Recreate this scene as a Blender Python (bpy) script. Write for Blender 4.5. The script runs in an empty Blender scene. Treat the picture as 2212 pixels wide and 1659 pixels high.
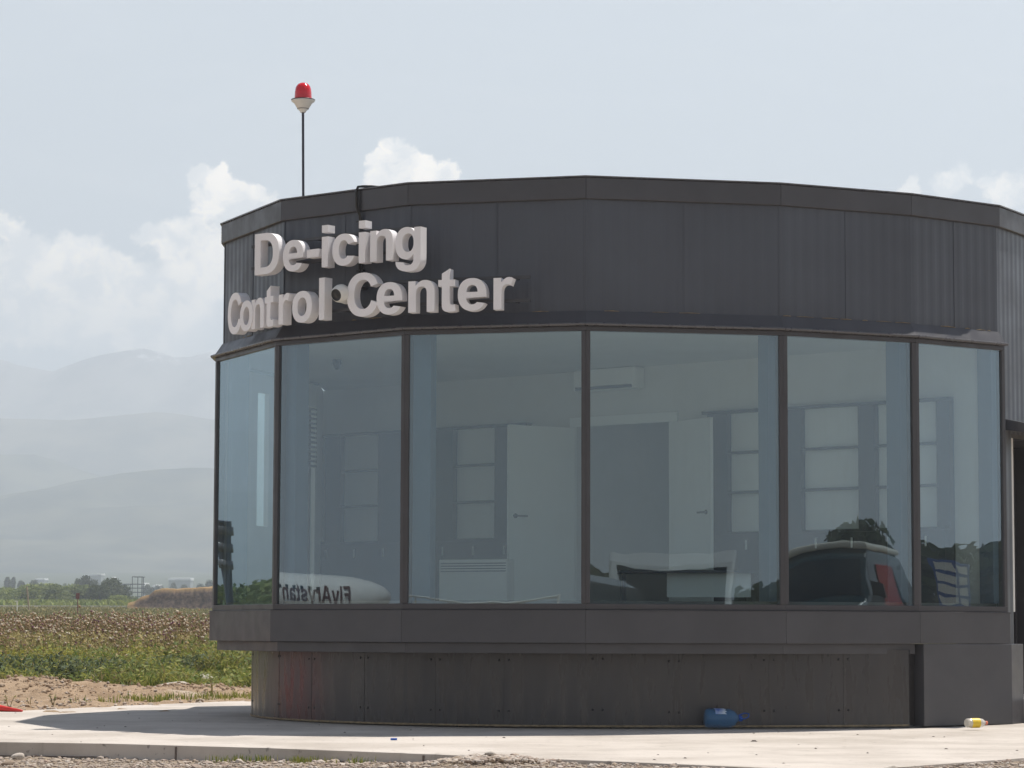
import bpy, bmesh, math, random
import numpy as np
from mathutils import Vector, Matrix, noise as mnoise
R = math.radians
S = bpy.context.scene
C = S.collection
# ------------------------------------------------------------------ camera
F_PX, W_PX, CXP, CYP = 5887.26, 2212.0, 1106.0, 829.5     # focal length in photo pixels (2212 wide)
PITCH, ROLL, CAM_Z = R(5.1336), R(0.18114), 0.96
cam = bpy.data.objects.new('camera', bpy.data.cameras.new('camera'))
C.objects.link(cam)
cam.data.sensor_width = 36.0
cam.data.lens = 36.0 * F_PX / W_PX
cam.data.clip_start, cam.data.clip_end = 0.1, 60000
cam.matrix_world = Matrix.Translation((0, 0, CAM_Z)) @ Matrix.Rotation(math.pi/2 + PITCH, 4, 'X') @ Matrix.Rotation(ROLL, 4, 'Z')
S.camera = cam

def at(px, py, y):
    """World point at depth y seen at photo pixel px, py."""
    a, b = px - CXP, py - CYP
    cr, sr = math.cos(-ROLL), math.sin(-ROLL)
    a, b = a*cr - b*sr, a*sr + b*cr
    d = Vector((a, F_PX*math.cos(PITCH) + b*math.sin(PITCH), F_PX*math.sin(PITCH) - b*math.cos(PITCH)))
    d *= y / d.y
    return Vector((d.x, d.y, d.z + CAM_Z))
# ------------------------------------------------------------------ light
SUN_EL, SUN_AZ = R(66), R(52)            # azimuth from +Y towards +X
sd = Vector((math.cos(SUN_EL)*math.sin(SUN_AZ), math.cos(SUN_EL)*math.cos(SUN_AZ), math.sin(SUN_EL)))
sun = bpy.data.objects.new('sun', bpy.data.lights.new('sun', 'SUN'))
sun.data.energy, sun.data.angle, sun.data.color = 5.0, R(0.53), (1.0, 0.945, 0.88)
sun.rotation_euler = sd.to_track_quat('Z', 'Y').to_euler()
C.objects.link(sun)
S.view_settings.view_transform, S.view_settings.look = 'Standard', 'None'
S.view_settings.exposure, S.view_settings.gamma = 0.38, 1.0
S.cycles.max_bounces, S.cycles.diffuse_bounces, S.cycles.glossy_bounces = 10, 4, 5
S.cycles.transparent_max_bounces, S.cycles.transmission_bounces, S.cycles.volume_bounces = 24, 8, 1
S.cycles.sample_clamp_indirect = 6.0
S.cycles.use_denoising = True

w = bpy.data.worlds.new('World'); S.world = w; w.use_nodes = True
nt = w.node_tree; nt.nodes.clear(); N = nt.nodes; L = nt.links
class G:
    """tiny node-graph helper"""
    def __init__(s, tree): s.t = tree
    def n(s, typ, **kw):
        x = s.t.nodes.new(typ)
        for k, v in kw.items(): setattr(x, k, v)
        return x
    def put(s, sock, v):
        if isinstance(v, bpy.types.NodeSocket): s.t.links.new(v, sock)
        else: sock.default_value = v
    def m(s, op, a, b=0.0, c=0.0):
        x = s.n('ShaderNodeMath', operation=op)
        s.put(x.inputs[0], a); s.put(x.inputs[1], b); s.put(x.inputs[2], c)
        return x.outputs[0]
    def v(s, op, a, b=(0, 0, 0)):
        x = s.n('ShaderNodeVectorMath', operation=op)
        s.put(x.inputs[0], a); s.put(x.inputs[1], b)
        return x.outputs['Value'] if op in ('DISTANCE', 'LENGTH', 'DOT_PRODUCT') else x.outputs[0]
    def noise(s, vec, scale, detail=4, rough=.55, dist=0.0):
        x = s.n('ShaderNodeTexNoise')
        if vec is not None: s.put(x.inputs['Vector'], vec)
        x.inputs['Scale'].default_value = scale; x.inputs['Detail'].default_value = detail
        x.inputs['Roughness'].default_value = rough; x.inputs['Distortion'].default_value = dist
        return x.outputs[0]
    def ramp(s, val, a, b, o0=0.0, o1=1.0, smooth=True):
        x = s.n('ShaderNodeMapRange', interpolation_type='SMOOTHSTEP' if smooth else 'LINEAR')
        s.put(x.inputs[0], val); s.put(x.inputs[1], a); s.put(x.inputs[2], b); s.put(x.inputs[3], o0); s.put(x.inputs[4], o1)
        return x.outputs[0]
    def mix(s, f, a, b):
        x = s.n('ShaderNodeMix', data_type='RGBA')
        s.put(x.inputs[0], f)
        for i, q in ((6, a), (7, b)):
            if not isinstance(q, bpy.types.NodeSocket) and len(q) == 3: q = (*q, 1)
            s.put(x.inputs[i], q)
        return x.outputs[2]
g = G(nt)
sky = g.n('ShaderNodeTexSky', sky_type='NISHITA', sun_disc=False, sun_elevation=SUN_EL, sun_rotation=SUN_AZ,
          altitude=700, air_density=1.0, dust_density=3.0, ozone_density=1.0)
SKY_STRENGTH = 0.097
tc = g.n('ShaderNodeTexCoord').outputs['Generated']
sep = g.n('ShaderNodeSeparateXYZ'); L.new(tc, sep.inputs[0])
yy = g.m('MAXIMUM', sep.outputs[1], 0.05)
comb = g.n('ShaderNodeCombineXYZ')
L.new(g.m('DIVIDE', sep.outputs[0], yy), comb.inputs[0]); L.new(g.m('DIVIDE', sep.outputs[2], yy), comb.inputs[1])
uv = comb.outputs[0]
wn = g.n('ShaderNodeTexNoise'); L.new(uv, wn.inputs['Vector']); wn.inputs['Scale'].default_value = 95; wn.inputs['Detail'].default_value = 5; wn.inputs['Roughness'].default_value = .58
warp = g.v('ADD', uv, g.v('MULTIPLY', g.v('SUBTRACT', wn.outputs['Color'], (.5, .5, .5)), (.016, .016, 0)))
# cumulus heads: direction (photo pixel) and radius of each billow
BLOBS = [(422,389,28),(469,393,33),(506,405,37),(553,424,37),(576,443,33),(450,443,47),(515,466,58),(328,513,33),(375,522,52),
 (422,513,47),(469,550,72),(14,490,37),(42,522,37),(80,540,37),(155,552,52),(202,560,47),(253,593,52),(117,617,94),
 (23,589,72),(291,644,84),(398,640,110),(187,663,120),(47,663,108),(330,720,120),(806,344,26),(839,321,28),(862,325,26),(890,349,40),
 (928,362,40),(966,380,32),(834,380,50),(905,400,50),(-60,500,60),(-130,560,90),(-220,610,120)]
THIN = [(2085,378,26),(2130,388,26),(2050,402,38),(1970,408,26),(2170,418,46),(2240,412,56),(2330,430,70)]
def union(bl, k):
    d = None
    for (x, y, r) in bl:
        p = at(x, y, 1.0); p.z -= CAM_Z
        e = g.m('MULTIPLY_ADD', g.v('DISTANCE', warp, (p.x, p.z, 0)), -F_PX/r, 1.0)
        if d is None: d = e
        else:
            sm = g.n('ShaderNodeMath', operation='SMOOTH_MAX'); L.new(d, sm.inputs[0]); L.new(e, sm.inputs[1]); sm.inputs[2].default_value = k
            d = sm.outputs[0]
    return d
front = g.ramp(sep.outputs[1], 0.3, 0.6)
d1 = union(BLOBS, .12)
fine = g.noise(uv, 170, 6, .6)
d1n = g.m('ADD', d1, g.m('MULTIPLY_ADD', fine, .55, -.275))
low = g.ramp(sep.outputs[2], at(0, 780, 1).z/1.0 - CAM_Z, at(0, 560, 1).z - CAM_Z, .62, 1.0)
m1 = g.m('MULTIPLY', g.m('MULTIPLY', g.ramp(d1n, -.10, .32), low), front)
d2n = g.m('ADD', union(THIN, .2), g.m('MULTIPLY_ADD', fine, .8, -.4))
m2 = g.m('MULTIPLY', g.m('MULTIPLY', g.ramp(d2n, -.1, .5), .75), front)
mask = g.m('MAXIMUM', m1, m2)
# soft cirrus veil over the whole dome
st = g.n('ShaderNodeMapping'); st.inputs['Scale'].default_value = (2.2, 2.2, 9); st.inputs['Rotation'].default_value = (.1, .25, .2); L.new(tc, st.inputs[0])
veil = g.ramp(g.noise(st.outputs[0], 2.6, 6, .62, .6), .42, .78)
body = g.noise(g.v('ADD', warp, (.004, -.006, 0)), 60, 5, .55)
rel = g.m('SUBTRACT', body, g.noise(g.v('ADD', warp, (.000, .0022, 0)), 60, 5, .55))   # billow relief, lit from above
lit = g.ramp(g.m('ADD', g.m('MULTIPLY', rel, 1.2), g.m('MULTIPLY', body, .8)), .15, .70)
ccol = g.mix(lit, (9.6, 9.4, 9.0), (16.5, 14.6, 12.2))
zen = g.ramp(sep.outputs[2], .10, .75)
skyc = g.mix(g.m('MULTIPLY_ADD', zen, -.62, .80), sky.outputs[0], (6.0, 6.35, 6.5))
skyc = g.mix(g.m('MULTIPLY', veil, g.m('MULTIPLY_ADD', zen, -.35, .5)), skyc, (6.9, 7.1, 7.3))
dome = g.m('MULTIPLY', g.ramp(sep.outputs[2], .23, .50, 1.0, .24), g.ramp(sep.outputs[1], -.6, .6, .72, 1.0))   # haze glows low and towards the sun
tint = g.mix(g.ramp(sep.outputs[2], .23, .50), (1, 1, 1), (.70, .94, 1.45))
skyc = g.v('MULTIPLY', skyc, g.v('MULTIPLY', tint, dome))
out = g.mix(g.m('MULTIPLY', mask, .92), skyc, ccol)
bg = g.n('ShaderNodeBackground'); L.new(out, bg.inputs[0]); bg.inputs[1].default_value = SKY_STRENGTH
wo = g.n('ShaderNodeOutputWorld'); L.new(bg.outputs[0], wo.inputs[0])

# ------------------------------------------------------------------ helpers
class MB:
    """collects shapes, then links them as ONE mesh object"""
    def __init__(s): s.v = []; s.f = []; s.mi = []; s.sm = []
    def add(s, vs, fs, mi=0, smooth=False):
        o = len(s.v); s.v += [tuple(p) for p in vs]; s.f += [tuple(i + o for i in f) for f in fs]
        s.mi += [mi]*len(fs); s.sm += [smooth]*len(fs)
    def box(s, a, b, mi=0, M=None):
        vs = [Vector((x, y, z)) for z in (a[2], b[2]) for y in (a[1], b[1]) for x in (a[0], b[0])]
        if M is not None: vs = [M @ p for p in vs]
        s.add(vs, [(0,2,3,1),(4,5,7,6),(0,1,5,4),(2,6,7,3),(0,4,6,2),(1,3,7,5)], mi)
    def quadprism(s, p, z0, z1, mi=0, zt=None):
        """prism over a plan polygon p (list of xy)"""
        n = len(p)
        vs = [(q[0], q[1], z0) for q in p] + [(q[0], q[1], z1) for q in p]
        s.add(vs, [tuple(range(n-1, -1, -1)), tuple(range(n, 2*n))] + [(i, (i+1) % n, n+(i+1) % n, n+i) for i in range(n)], mi)
    def tube(s, pts, r, n=10, mi=0, caps=True):
        pts = [Vector(p) for p in pts]; rs = r if isinstance(r, (list, tuple)) else [r]*len(pts)
        vs = []; ref = None
        for i, p in enumerate(pts):
            t = (pts[min(i+1, len(pts)-1)] - pts[max(i-1, 0)]).normalized()
            if ref is None: ref = t.orthogonal().normalized()
            ref = (ref - t*ref.dot(t)).normalized(); bi = t.cross(ref)
            vs += [p + (ref*math.cos(2*math.pi*k/n) + bi*math.sin(2*math.pi*k/n))*rs[i] for k in range(n)]
        fs = [(i*n+k, i*n+(k+1) % n, (i+1)*n+(k+1) % n, (i+1)*n+k) for i in range(len(pts)-1) for k in range(n)]
        s.add(vs, fs, mi, True)
        if caps: s.add(vs[:n], [tuple(range(n-1, -1, -1))], mi); s.add(vs[-n:], [tuple(range(n))], mi)
    def lathe(s, prof, n=28, mi=0, M=None, smooth=True):
        vs = [Vector((r*math.cos(2*math.pi*k/n), r*math.sin(2*math.pi*k/n), z)) for (r, z) in prof for k in range(n)]
        if M is not None: vs = [M @ p for p in vs]
        s.add(vs, [(i*n+k, i*n+(k+1) % n, (i+1)*n+(k+1) % n, (i+1)*n+k) for i in range(len(prof)-1) for k in range(n)], mi, smooth)
    def build(s, name, mats, parent=None, bevel=0.0):
        me = bpy.data.meshes.new(name)
        me.from_pydata(s.v, [], s.f); me.validate()
        for m_ in (mats if isinstance(mats, (list, tuple)) else [mats]): me.materials.append(m_)
        if len(me.polygons) == len(s.mi):
            me.polygons.foreach_set('material_index', s.mi); me.polygons.foreach_set('use_smooth', s.sm)
        bm = bmesh.new(); bm.from_mesh(me); bmesh.ops.recalc_face_normals(bm, faces=bm.faces)
        bm.to_mesh(me); bm.free(); me.update()
        return link(name, me, parent, bevel)
def link(name, me, parent=None, bevel=0.0):
    o = bpy.data.objects.new(name, me); C.objects.link(o)
    if parent is not None:
        root = parent
        while root.parent is not None: root = root.parent
        me.transform(Matrix.Translation(-root.location)); o.parent = parent      # meshes are drawn in world metres; keep them local to their thing
    if bevel:
        b = o.modifiers.new('edge', 'BEVEL'); b.width = bevel; b.segments = 2; b.limit_method = 'ANGLE'; b.angle_limit = R(40)
    return o
def tag(o, label=None, cat=None, group=None, kind=None):
    for k, v in (('label', label), ('category', cat), ('group', group), ('kind', kind)):
        if v: o[k] = v
    return o
def thing(name, loc, label, cat, group=None):
    o = bpy.data.objects.new(name, None); o.location = loc; o.empty_display_size = .2; C.objects.link(o)
    return tag(o, label, cat, group)
def copy_tree(o, loc, rotz=0, scale=1.0):
    c = o.copy(); C.objects.link(c); c.location = loc; c.rotation_euler.z = rotz; c.scale = (scale,)*3
    for ch in o.children:
        d = ch.copy(); C.objects.link(d); d.parent = c
        for gc in ch.children:
            e = gc.copy(); C.objects.link(e); e.parent = d
    return c

# ------------------------------------------------------------------ materials
def mat(name, col, rough=.5, metal=0.0, spec=.5, var=0.0, vscale=3.0, bump=0.0, bscale=40.0, stretch=None, col2=None, coat=0.0):
    """procedural surface: base colour with noise variation, roughness wear and bump"""
    m = bpy.data.materials.new(name); m.use_nodes = True
    h = G(m.node_tree); b = m.node_tree.nodes['Principled BSDF']
    b.inputs['Roughness'].default_value = rough; b.inputs['Metallic'].default_value = metal
    b.inputs['Specular IOR Level'].default_value = spec; b.inputs['Coat Weight'].default_value = coat
    co = h.n('ShaderNodeTexCoord').outputs['Object']
    if stretch:
        mp = h.n('ShaderNodeMapping'); mp.inputs['Scale'].default_value = stretch; m.node_tree.links.new(co, mp.inputs[0]); co = mp.outputs[0]
    if var or col2:
        f = h.noise(co, vscale, 6, .62)
        f = h.ramp(f, .3, .7)
        c2 = col2 if col2 else tuple(max(0, c*(1-var)) for c in col)
        c1 = col if col2 else tuple(c*(1+var*.5) for c in col)
        h.put(b.inputs['Base Color'], h.mix(f, c1, c2))
        h.put(b.inputs['Roughness'], h.ramp(h.noise(co, vscale*2.3, 4), .3, .7, max(.05, rough-.08), min(1, rough+.1)))
    else: b.inputs['Base Color'].default_value = (*col, 1)
    if bump:
        bp = h.n('ShaderNodeBump'); bp.inputs['Strength'].default_value = bump; bp.inputs['Distance'].default_value = .02
        h.put(bp.inputs['Height'], h.noise(co, bscale, 5, .6)); m.node_tree.links.new(bp.outputs[0], b.inputs['Normal'])
    return m
M = {}
M['clad'] = mat('dark_cladding', (.068, .075, .092), .40, spec=.5, var=.05, vscale=.9)
M['trim'] = mat('dark_trim', (.062, .061, .067), .38, spec=.5, var=.12, vscale=2.0)
M['frame'] = mat('window_frame_metal', (.052, .049, .053), .36, spec=.5, var=.1, vscale=2.5)
M['ledge'] = mat('ledge_metal', (.10, .095, .098), .30, spec=.6, var=.1, vscale=3)
M['ply'] = mat('film_faced_plywood', (.040, .036, .035), .30, spec=.6, col2=(.029, .027, .028), vscale=1.6, stretch=(2.6, 2.6, .4), bump=.04, bscale=30)
M['foam'] = mat('foam_sealant', (.30, .23, .14), .9, var=.4, vscale=20)
M['letter'] = mat('letter_white', (.86, .84, .845), .45, var=.05, vscale=2)
M['rail'] = mat('sign_rail', (.055, .055, .06), .45, var=.1)
M['black'] = mat('black_plastic', (.012, .012, .013), .35)
M['pole'] = mat('painted_pole', (.035, .035, .055), .4, var=.15)
M['pale'] = mat('pale_render', (.62, .60, .56), .8, var=.1, vscale=.1)
M['white_plastic'] = mat('white_plastic', (.78, .77, .72), .35, var=.05, vscale=4)
M['int_wall'] = mat('interior_plaster', (.70, .69, .655), .85, var=.05, vscale=1.0)
M['int_floor'] = mat('interior_floor', (.22, .20, .18), .35, var=.15, vscale=1.4)
M['int_white'] = mat('white_laminate', (.84, .84, .81), .35)
M['shelf_dark'] = mat('dark_laminate', (.022, .030, .041), .4, var=.1)
M['column'] = mat('painted_column', (.12, .17, .23), .6, var=.08)
M['red'] = mat('red_plastic', (.62, .030, .022), .4, var=.1, vscale=4)
M['concrete'] = None
M['glassblue'] = None

def glass_pane():
    m = bpy.data.materials.new('tinted_glazing'); m.use_nodes = True; t = m.node_tree; t.nodes.clear(); h = G(t)
    tr = h.n('ShaderNodeBsdfTransparent'); tr.inputs[0].default_value = (.70, .80, .80, 1)
    gl = h.n('ShaderNodeBsdfGlossy'); gl.inputs['Roughness'].default_value = .0; gl.inputs[0].default_value = (.76, .92, 1, 1)
    lw = h.n('ShaderNodeLayerWeight'); lw.inputs[0].default_value = .5
    f = h.m('MULTIPLY_ADD', h.m('POWER', lw.outputs['Facing'], 2.7), .80, .18)
    dust = h.n('ShaderNodeBsdfDiffuse'); dust.inputs[0].default_value = (.45, .45, .42, 1)
    mx = h.n('ShaderNodeMixShader'); h.put(mx.inputs[0], f); t.links.new(tr.outputs[0], mx.inputs[1]); t.links.new(gl.outputs[0], mx.inputs[2])
    co = h.n('ShaderNodeTexCoord').outputs['Object']
    mp = h.n('ShaderNodeMapping'); mp.inputs['Scale'].default_value = (9, 9, .6); t.links.new(co, mp.inputs[0])
    m2 = h.n('ShaderNodeMixShader'); h.put(m2.inputs[0], h.m('ADD', h.ramp(h.noise(co, 2.5, 6, .65), .35, .8, .008, .04), h.ramp(h.noise(mp.outputs[0], 1.5, 5, .7), .5, .8, 0, .035)))
    t.links.new(mx.outputs[0], m2.inputs[1]); t.links.new(dust.outputs[0], m2.inputs[2])
    o = h.n('ShaderNodeOutputMaterial'); t.links.new(m2.outputs[0], o.inputs[0])
    return m
M['pane'] = glass_pane()
def clear_plastic(name, col, alpha=.6):
    m = bpy.data.materials.new(name); m.use_nodes = True; b = m.node_tree.nodes['Principled BSDF']; h = G(m.node_tree)
    co = h.n('ShaderNodeTexCoord').outputs['Object']
    h.put(b.inputs['Base Color'], h.mix(h.noise(co, 30, 3), col, tuple(min(1, c*1.5+.02) for c in col)))
    b.inputs['Roughness'].default_value = .12; b.inputs['Alpha'].default_value = alpha
    return m
def concrete():
    m = bpy.data.materials.new('cast_concrete'); m.use_nodes = True; t = m.node_tree; h = G(t); b = t.nodes['Principled BSDF']
    co = h.n('ShaderNodeTexCoord').outputs['Object']
    c = h.mix(h.ramp(h.noise(co, .8, 6, .65), .35, .7), (.57, .52, .465), (.43, .385, .335))
    sp = h.ramp(h.noise(co, 13, 3, .5), .66, .74)                  # small dark droppings and damp specks
    c = h.mix(h.m('MULTIPLY', sp, .55), c, (.11, .095, .085))
    streak = h.n('ShaderNodeMapping'); streak.inputs['Scale'].default_value = (3, 3, .15); t.links.new(co, streak.inputs[0])
    c = h.mix(h.ramp(h.noise(streak.outputs[0], 2, 5, .7), .58, .8, 0, .5), c, (.24, .20, .165))
    h.put(b.inputs['Base Color'], c); b.inputs['Roughness'].default_value = .9; b.inputs['Specular IOR Level'].default_value = .25
    bp = h.n('ShaderNodeBump'); bp.inputs['Strength'].default_value = .25; bp.inputs['Distance'].default_value = .01
    h.put(bp.inputs['Height'], h.noise(co, 60, 6, .65)); t.links.new(bp.outputs[0], b.inputs['Normal'])
    return m
M['concrete'] = concrete()

# ------------------------------------------------------------------ plan of the building (metres)
V = [(-2.55, 33.45), (-3.25, 31.60), (-3.247, 29.696), (-2.436, 27.966), (-1.064, 26.857), (.718, 26.400), (2.683, 26.797),
     (4.084, 27.437), (5.125, 28.207), (8.22, 33.35)]
NV = len(V)
def fdir(i):
    a, b = Vector(V[i]), Vector(V[i+1]); return (b - a).normalized()
def fnorm(i):
    d = fdir(i); return Vector((d.y, -d.x))          # outward
def ring(e):
    out = []
    for k in range(NV):
        if k == 0: n = fnorm(0); out.append(Vector(V[0]) + n*e); continue
        if k == NV-1: n = fnorm(NV-2); out.append(Vector(V[-1]) + n*e); continue
        n1, n2 = fnorm(k-1), fnorm(k); b = (n1 + n2).normalized()
        out.append(Vector(V[k]) + b*(e/max(.3, b.dot(n1))))
    return out
Z_TOP, Z_CAP, Z_FL, Z_LEDGE, Z_HEAD, Z_GLASS, Z_SILL, Z_BAND, Z_LOW = 5.379, 5.165, 4.06, 3.935, 3.871, 1.205, 1.146, .8235, .722
HEAD_FRAME = .035
FL_Z, CE_Z = 1.235, 3.97
WA, WB = Vector((-2.40, 34.55)), Vector((4.95, 28.30))      # inner cross wall of the control room
bld = thing('control_building', (.9, 31, 0), 'dark grey faceted control building with a glazed band all round, on a pale concrete apron', 'building')

def strip(mb, i, e1, e0, z0, z1, mi=0, t0=0.0, t1=1.0):
    """piece of wall over facet i between offsets e1 (outer) and e0 (inner)"""
    A, B = ring(e1), ring(e0)
    p = [A[i].lerp(A[i+1], t0), A[i].lerp(A[i+1], t1), B[i].lerp(B[i+1], t1), B[i].lerp(B[i+1], t0)]
    mb.quadprism(p, z0, z1, mi)

FE = -.085                                            # plane of the upper cladding behind the window band
for i in range(NV-1):                                 # profiled cladding, one sheet per facet
    A = ring(FE); a, b = A[i], A[i+1]; Ln = (b - a).length; n2 = fnorm(i); d2 = fdir(i)
    z0 = Z_FL if i < 8 else 0.02
    n = max(6, int(Ln/.032)); mb = MB(); vs = []; fs = []
    for k in range(n+1):
        q = k % 4; off = (0, .0, .0035, .0035)[q]
        p = a + d2*(Ln*k/n) + n2*off
        vs += [(p.x, p.y, z0), (p.x, p.y, Z_CAP + .05)]
    vs_back = [(a.x-n2.x*.1, a.y-n2.y*.1, z0), (b.x-n2.x*.1, b.y-n2.y*.1, z0), (b.x-n2.x*.1, b.y-n2.y*.1, Z_CAP+.05), (a.x-n2.x*.1, a.y-n2.y*.1, Z_CAP+.05)]
    if i < 8:
        mb.add(vs, [(2*k, 2*k+2, 2*k+3, 2*k+1) for k in range(n)]); mb.add(vs_back, [(3, 2, 1, 0)])
        m_ = a + d2*(Ln*.5) + n2*.007                 # joint between two sheets
        tdir = d2*.0035
        mb.quadprism([m_ - tdir - n2*.02, m_ + tdir - n2*.02, m_ + tdir + n2*.0005, m_ - tdir + n2*.0005], z0 + .002, Z_CAP)
        tt = a + n2*.007
        if i > 0: mb.quadprism([a - d2*.012 + n2*.002, a + d2*.012 + n2*.008, a + d2*.012 - n2*.02, a - d2*.012 - n2*.02], z0+.002, Z_CAP)
    else:                                             # right-hand wall: sheet with a door opening
        def seg(t0, t1, za, zb):
            k0, k1 = int(round(t0/Ln*n)), int(round(t1/Ln*n)); vv = []
            for k in range(k0, k1+1):
                off = (0, 0, .0035, .0035)[k % 4]; p = a + d2*(Ln*k/n) + n2*off; vv += [(p.x, p.y, za), (p.x, p.y, zb)]
            mb.add(vv, [(2*k, 2*k+2, 2*k+3, 2*k+1) for k in range(k1-k0)])
        seg(0, .36, z0, Z_CAP+.05); seg(.36, 1.96, 3.02, Z_CAP+.05); seg(1.96, Ln, z0, Z_CAP+.05)
    mb.build('cladding_sheet', M['clad'], bld)

mb = MB()                                             # parapet cap
for i in range(NV-1):
    strip(mb, i, -.045, -.40, Z_CAP, Z_TOP)
mb.build('parapet_cap', M['trim'], bld, .008)
mb = MB()
for i in range(NV-1): strip(mb, i, -.030, -.44, Z_TOP + .001, Z_TOP + .014)
mb.build('parapet_flashing', M['ledge'], bld)
ri = ring(-.40)
mb = MB(); mb.quadprism([(p.x, p.y) for p in ri] + [(4.5, 36.8), (-.5, 37.2)], 5.02, 5.12); mb.build('roof', M['trim'], bld)
mb = MB()
for i in range(8):                                    # sloped flashing between cladding and window ledge
    A, B = ring(FE + .012), ring(.01); I = ring(-.2)
    vs = [(A[i].x, A[i].y, Z_FL), (A[i+1].x, A[i+1].y, Z_FL), (B[i+1].x, B[i+1].y, Z_LEDGE), (B[i].x, B[i].y, Z_LEDGE),
          (I[i].x, I[i].y, Z_FL), (I[i+1].x, I[i+1].y, Z_FL), (I[i+1].x, I[i+1].y, Z_LEDGE), (I[i].x, I[i].y, Z_LEDGE)]
    mb.add(vs, [(0,1,2,3),(4,5,1,0),(7,6,5,4),(3,2,6,7),(0,3,7,4),(1,5,6,2)])
mb.build('flashing', M['trim'], bld)
mb = MB(); rnd = random.Random(3)
for i in range(1, 8):                                 # uneven bead of dried mounting foam along the joint
    A = ring(FE + .014); a, b = A[i], A[i+1]; Ln = (b-a).length; t = rnd.uniform(0, .3)
    while t < Ln:
        l = rnd.uniform(.03, .22)
        if rnd.random() < (.35 if i < 6 else .9):
            p0, p1 = a + (b-a)*(t/Ln), a + (b-a)*(min(Ln, t+l)/Ln); r_ = rnd.uniform(.003, .006)
            mb = MB(); mb.tube([(p0.x, p0.y, Z_FL+.003), ((p0.x+p1.x)/2, (p0.y+p1.y)/2, Z_FL+.006), (p1.x, p1.y, Z_FL+.003)], [r_*.6, r_, r_*.5], 5); mb.build('foam_bead', M['foam'], bld)
        t += l + rnd.uniform(0, .15)
mb = MB()
for i in range(8):
    strip(mb, i, .055, -.12, Z_HEAD + HEAD_FRAME, Z_LEDGE - .001)
mb.build('window_ledge', M['ledge'], bld, .01)
# glazed band: one window per facet, frame > pane
MW = .045
for i in range(8):
    fr = MB(); A, B = ring(0.0), ring(-.10)
    a, b = A[i], A[i+1]; Ln = (b-a).length; d2, n2 = fdir(i), fnorm(i)
    strip(fr, i, 0, -.10, Z_HEAD - .012, Z_HEAD + HEAD_FRAME - .001)
    strip(fr, i, 0, -.10, Z_SILL + .001, Z_GLASS)
    for t0, t1 in ((0, MW/Ln), (1 - MW/Ln, 1)):
        p = [a + d2*(t0*Ln), a + d2*(t1*Ln), B[i].lerp(B[i+1], t1), B[i].lerp(B[i+1], t0)]
        fr.quadprism(p, Z_GLASS + .001, Z_HEAD - .013)
    fo = fr.build('window', M['frame'], bld, .004)
    # slightly pillowed insulating glass unit
    w_ = Ln - 2*MW; hgt = Z_HEAD - .012 - Z_GLASS; nu, nv_ = 48, 64; gm = MB(); vs = []; rnd = random.Random(40 + i)
    amp = [0, .002, .0020, .0008, .003, .0045, -.0060, .002][i]; ph = rnd.uniform(0, 50)
    for v_ in range(nv_+1):
        for u in range(nu+1):
            s, t = u/nu, v_/nv_
            bow = -amp*(1-(2*s-1)**2)*(1-(2*t-1)**2) + (.0011*mnoise.noise(Vector((s*1.6+ph, t*2.2, ph))) if i > 3 else .0003*mnoise.noise(Vector((s*1.6+ph, t*2.2, ph))))
            if i > 3: bow += .00016*mnoise.noise(Vector((s*w_*3.5, t*hgt*3.5, ph + 9))) + .00005*mnoise.noise(Vector((s*w_*9, t*hgt*9, ph)))
            p = a + d2*(MW + s*w_) + n2*(-.022 + bow)
            vs.append((p.x, p.y, Z_GLASS + t*hgt))
    gm.add(vs, [(v_*(nu+1)+u, v_*(nu+1)+u+1, (v_+1)*(nu+1)+u+1, (v_+1)*(nu+1)+u) for v_ in range(nv_) for u in range(nu)], 0, True)
    gm.build('pane', M['pane'], fo)
mb = MB()
for i in range(8): strip(mb, i, .028, -.12, Z_BAND, Z_SILL)
mb.build('sill_band', M['trim'], bld, .006)
mb = MB()
for i in range(8): strip(mb, i, .034, -.1, Z_SILL - .012, Z_SILL - .004)
mb.build('sill_lip', M['frame'], bld)
mb = MB()
for i in range(7): strip(mb, i, -.055, -.2, Z_LOW, Z_BAND - .001)
mb.build('lower_band', M['trim'], bld, .004)
rb = ring(-.19)
mb = MB(); mb.quadprism([(p.x, p.y) for p in rb[:9]] + [(WA.x, WA.y)], Z_LOW + .01, Z_LOW + .08); mb.build('soffit', M['trim'], bld)
# plinth: bent plywood boards on a curve set back under the band
pl = []
cx, cy, rp = .825, 30.60, 3.71
for k in range(0, 40):
    th = R(140) + (R(262) - R(140))*k/39; pl.append((cx + rp*math.cos(th), cy + rp*math.sin(th)))
pl += [(.85, 26.885), (1.35, 26.90), (1.95, 26.955), (2.6, 27.05), (3.3, 27.20), (3.98, 27.42)]
def along(px):
    """plan point of the plinth face seen at photo column px"""
    best = None
    for k in range(8, len(pl)-1):
        for j in range(12):
            q = Vector(pl[k]).lerp(Vector(pl[k+1]), j/12); x = CXP + F_PX*q.x/(q.y*math.cos(PITCH))
            if best is None or abs(x-px) < best[0]: best = (abs(x-px), q, (Vector(pl[k+1])-Vector(pl[k])).normalized())
    return best[1], best[2]
mb = MB(); n = len(pl)
mb.add([(p[0], p[1], .012) for p in pl] + [(p[0], p[1], Z_LOW + .04) for p in pl], [(k, k+1, n+k+1, n+k) for k in range(n-1)], 0, True)
q = Vector(pl[-1]); mb.quadprism([q, q + Vector((.30, .55)), q + Vector((.26, .57)), q + Vector((-.04, .04))], .012, Z_LOW + .04)
plinth = mb.build('plinth', M['ply'], bld)
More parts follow.
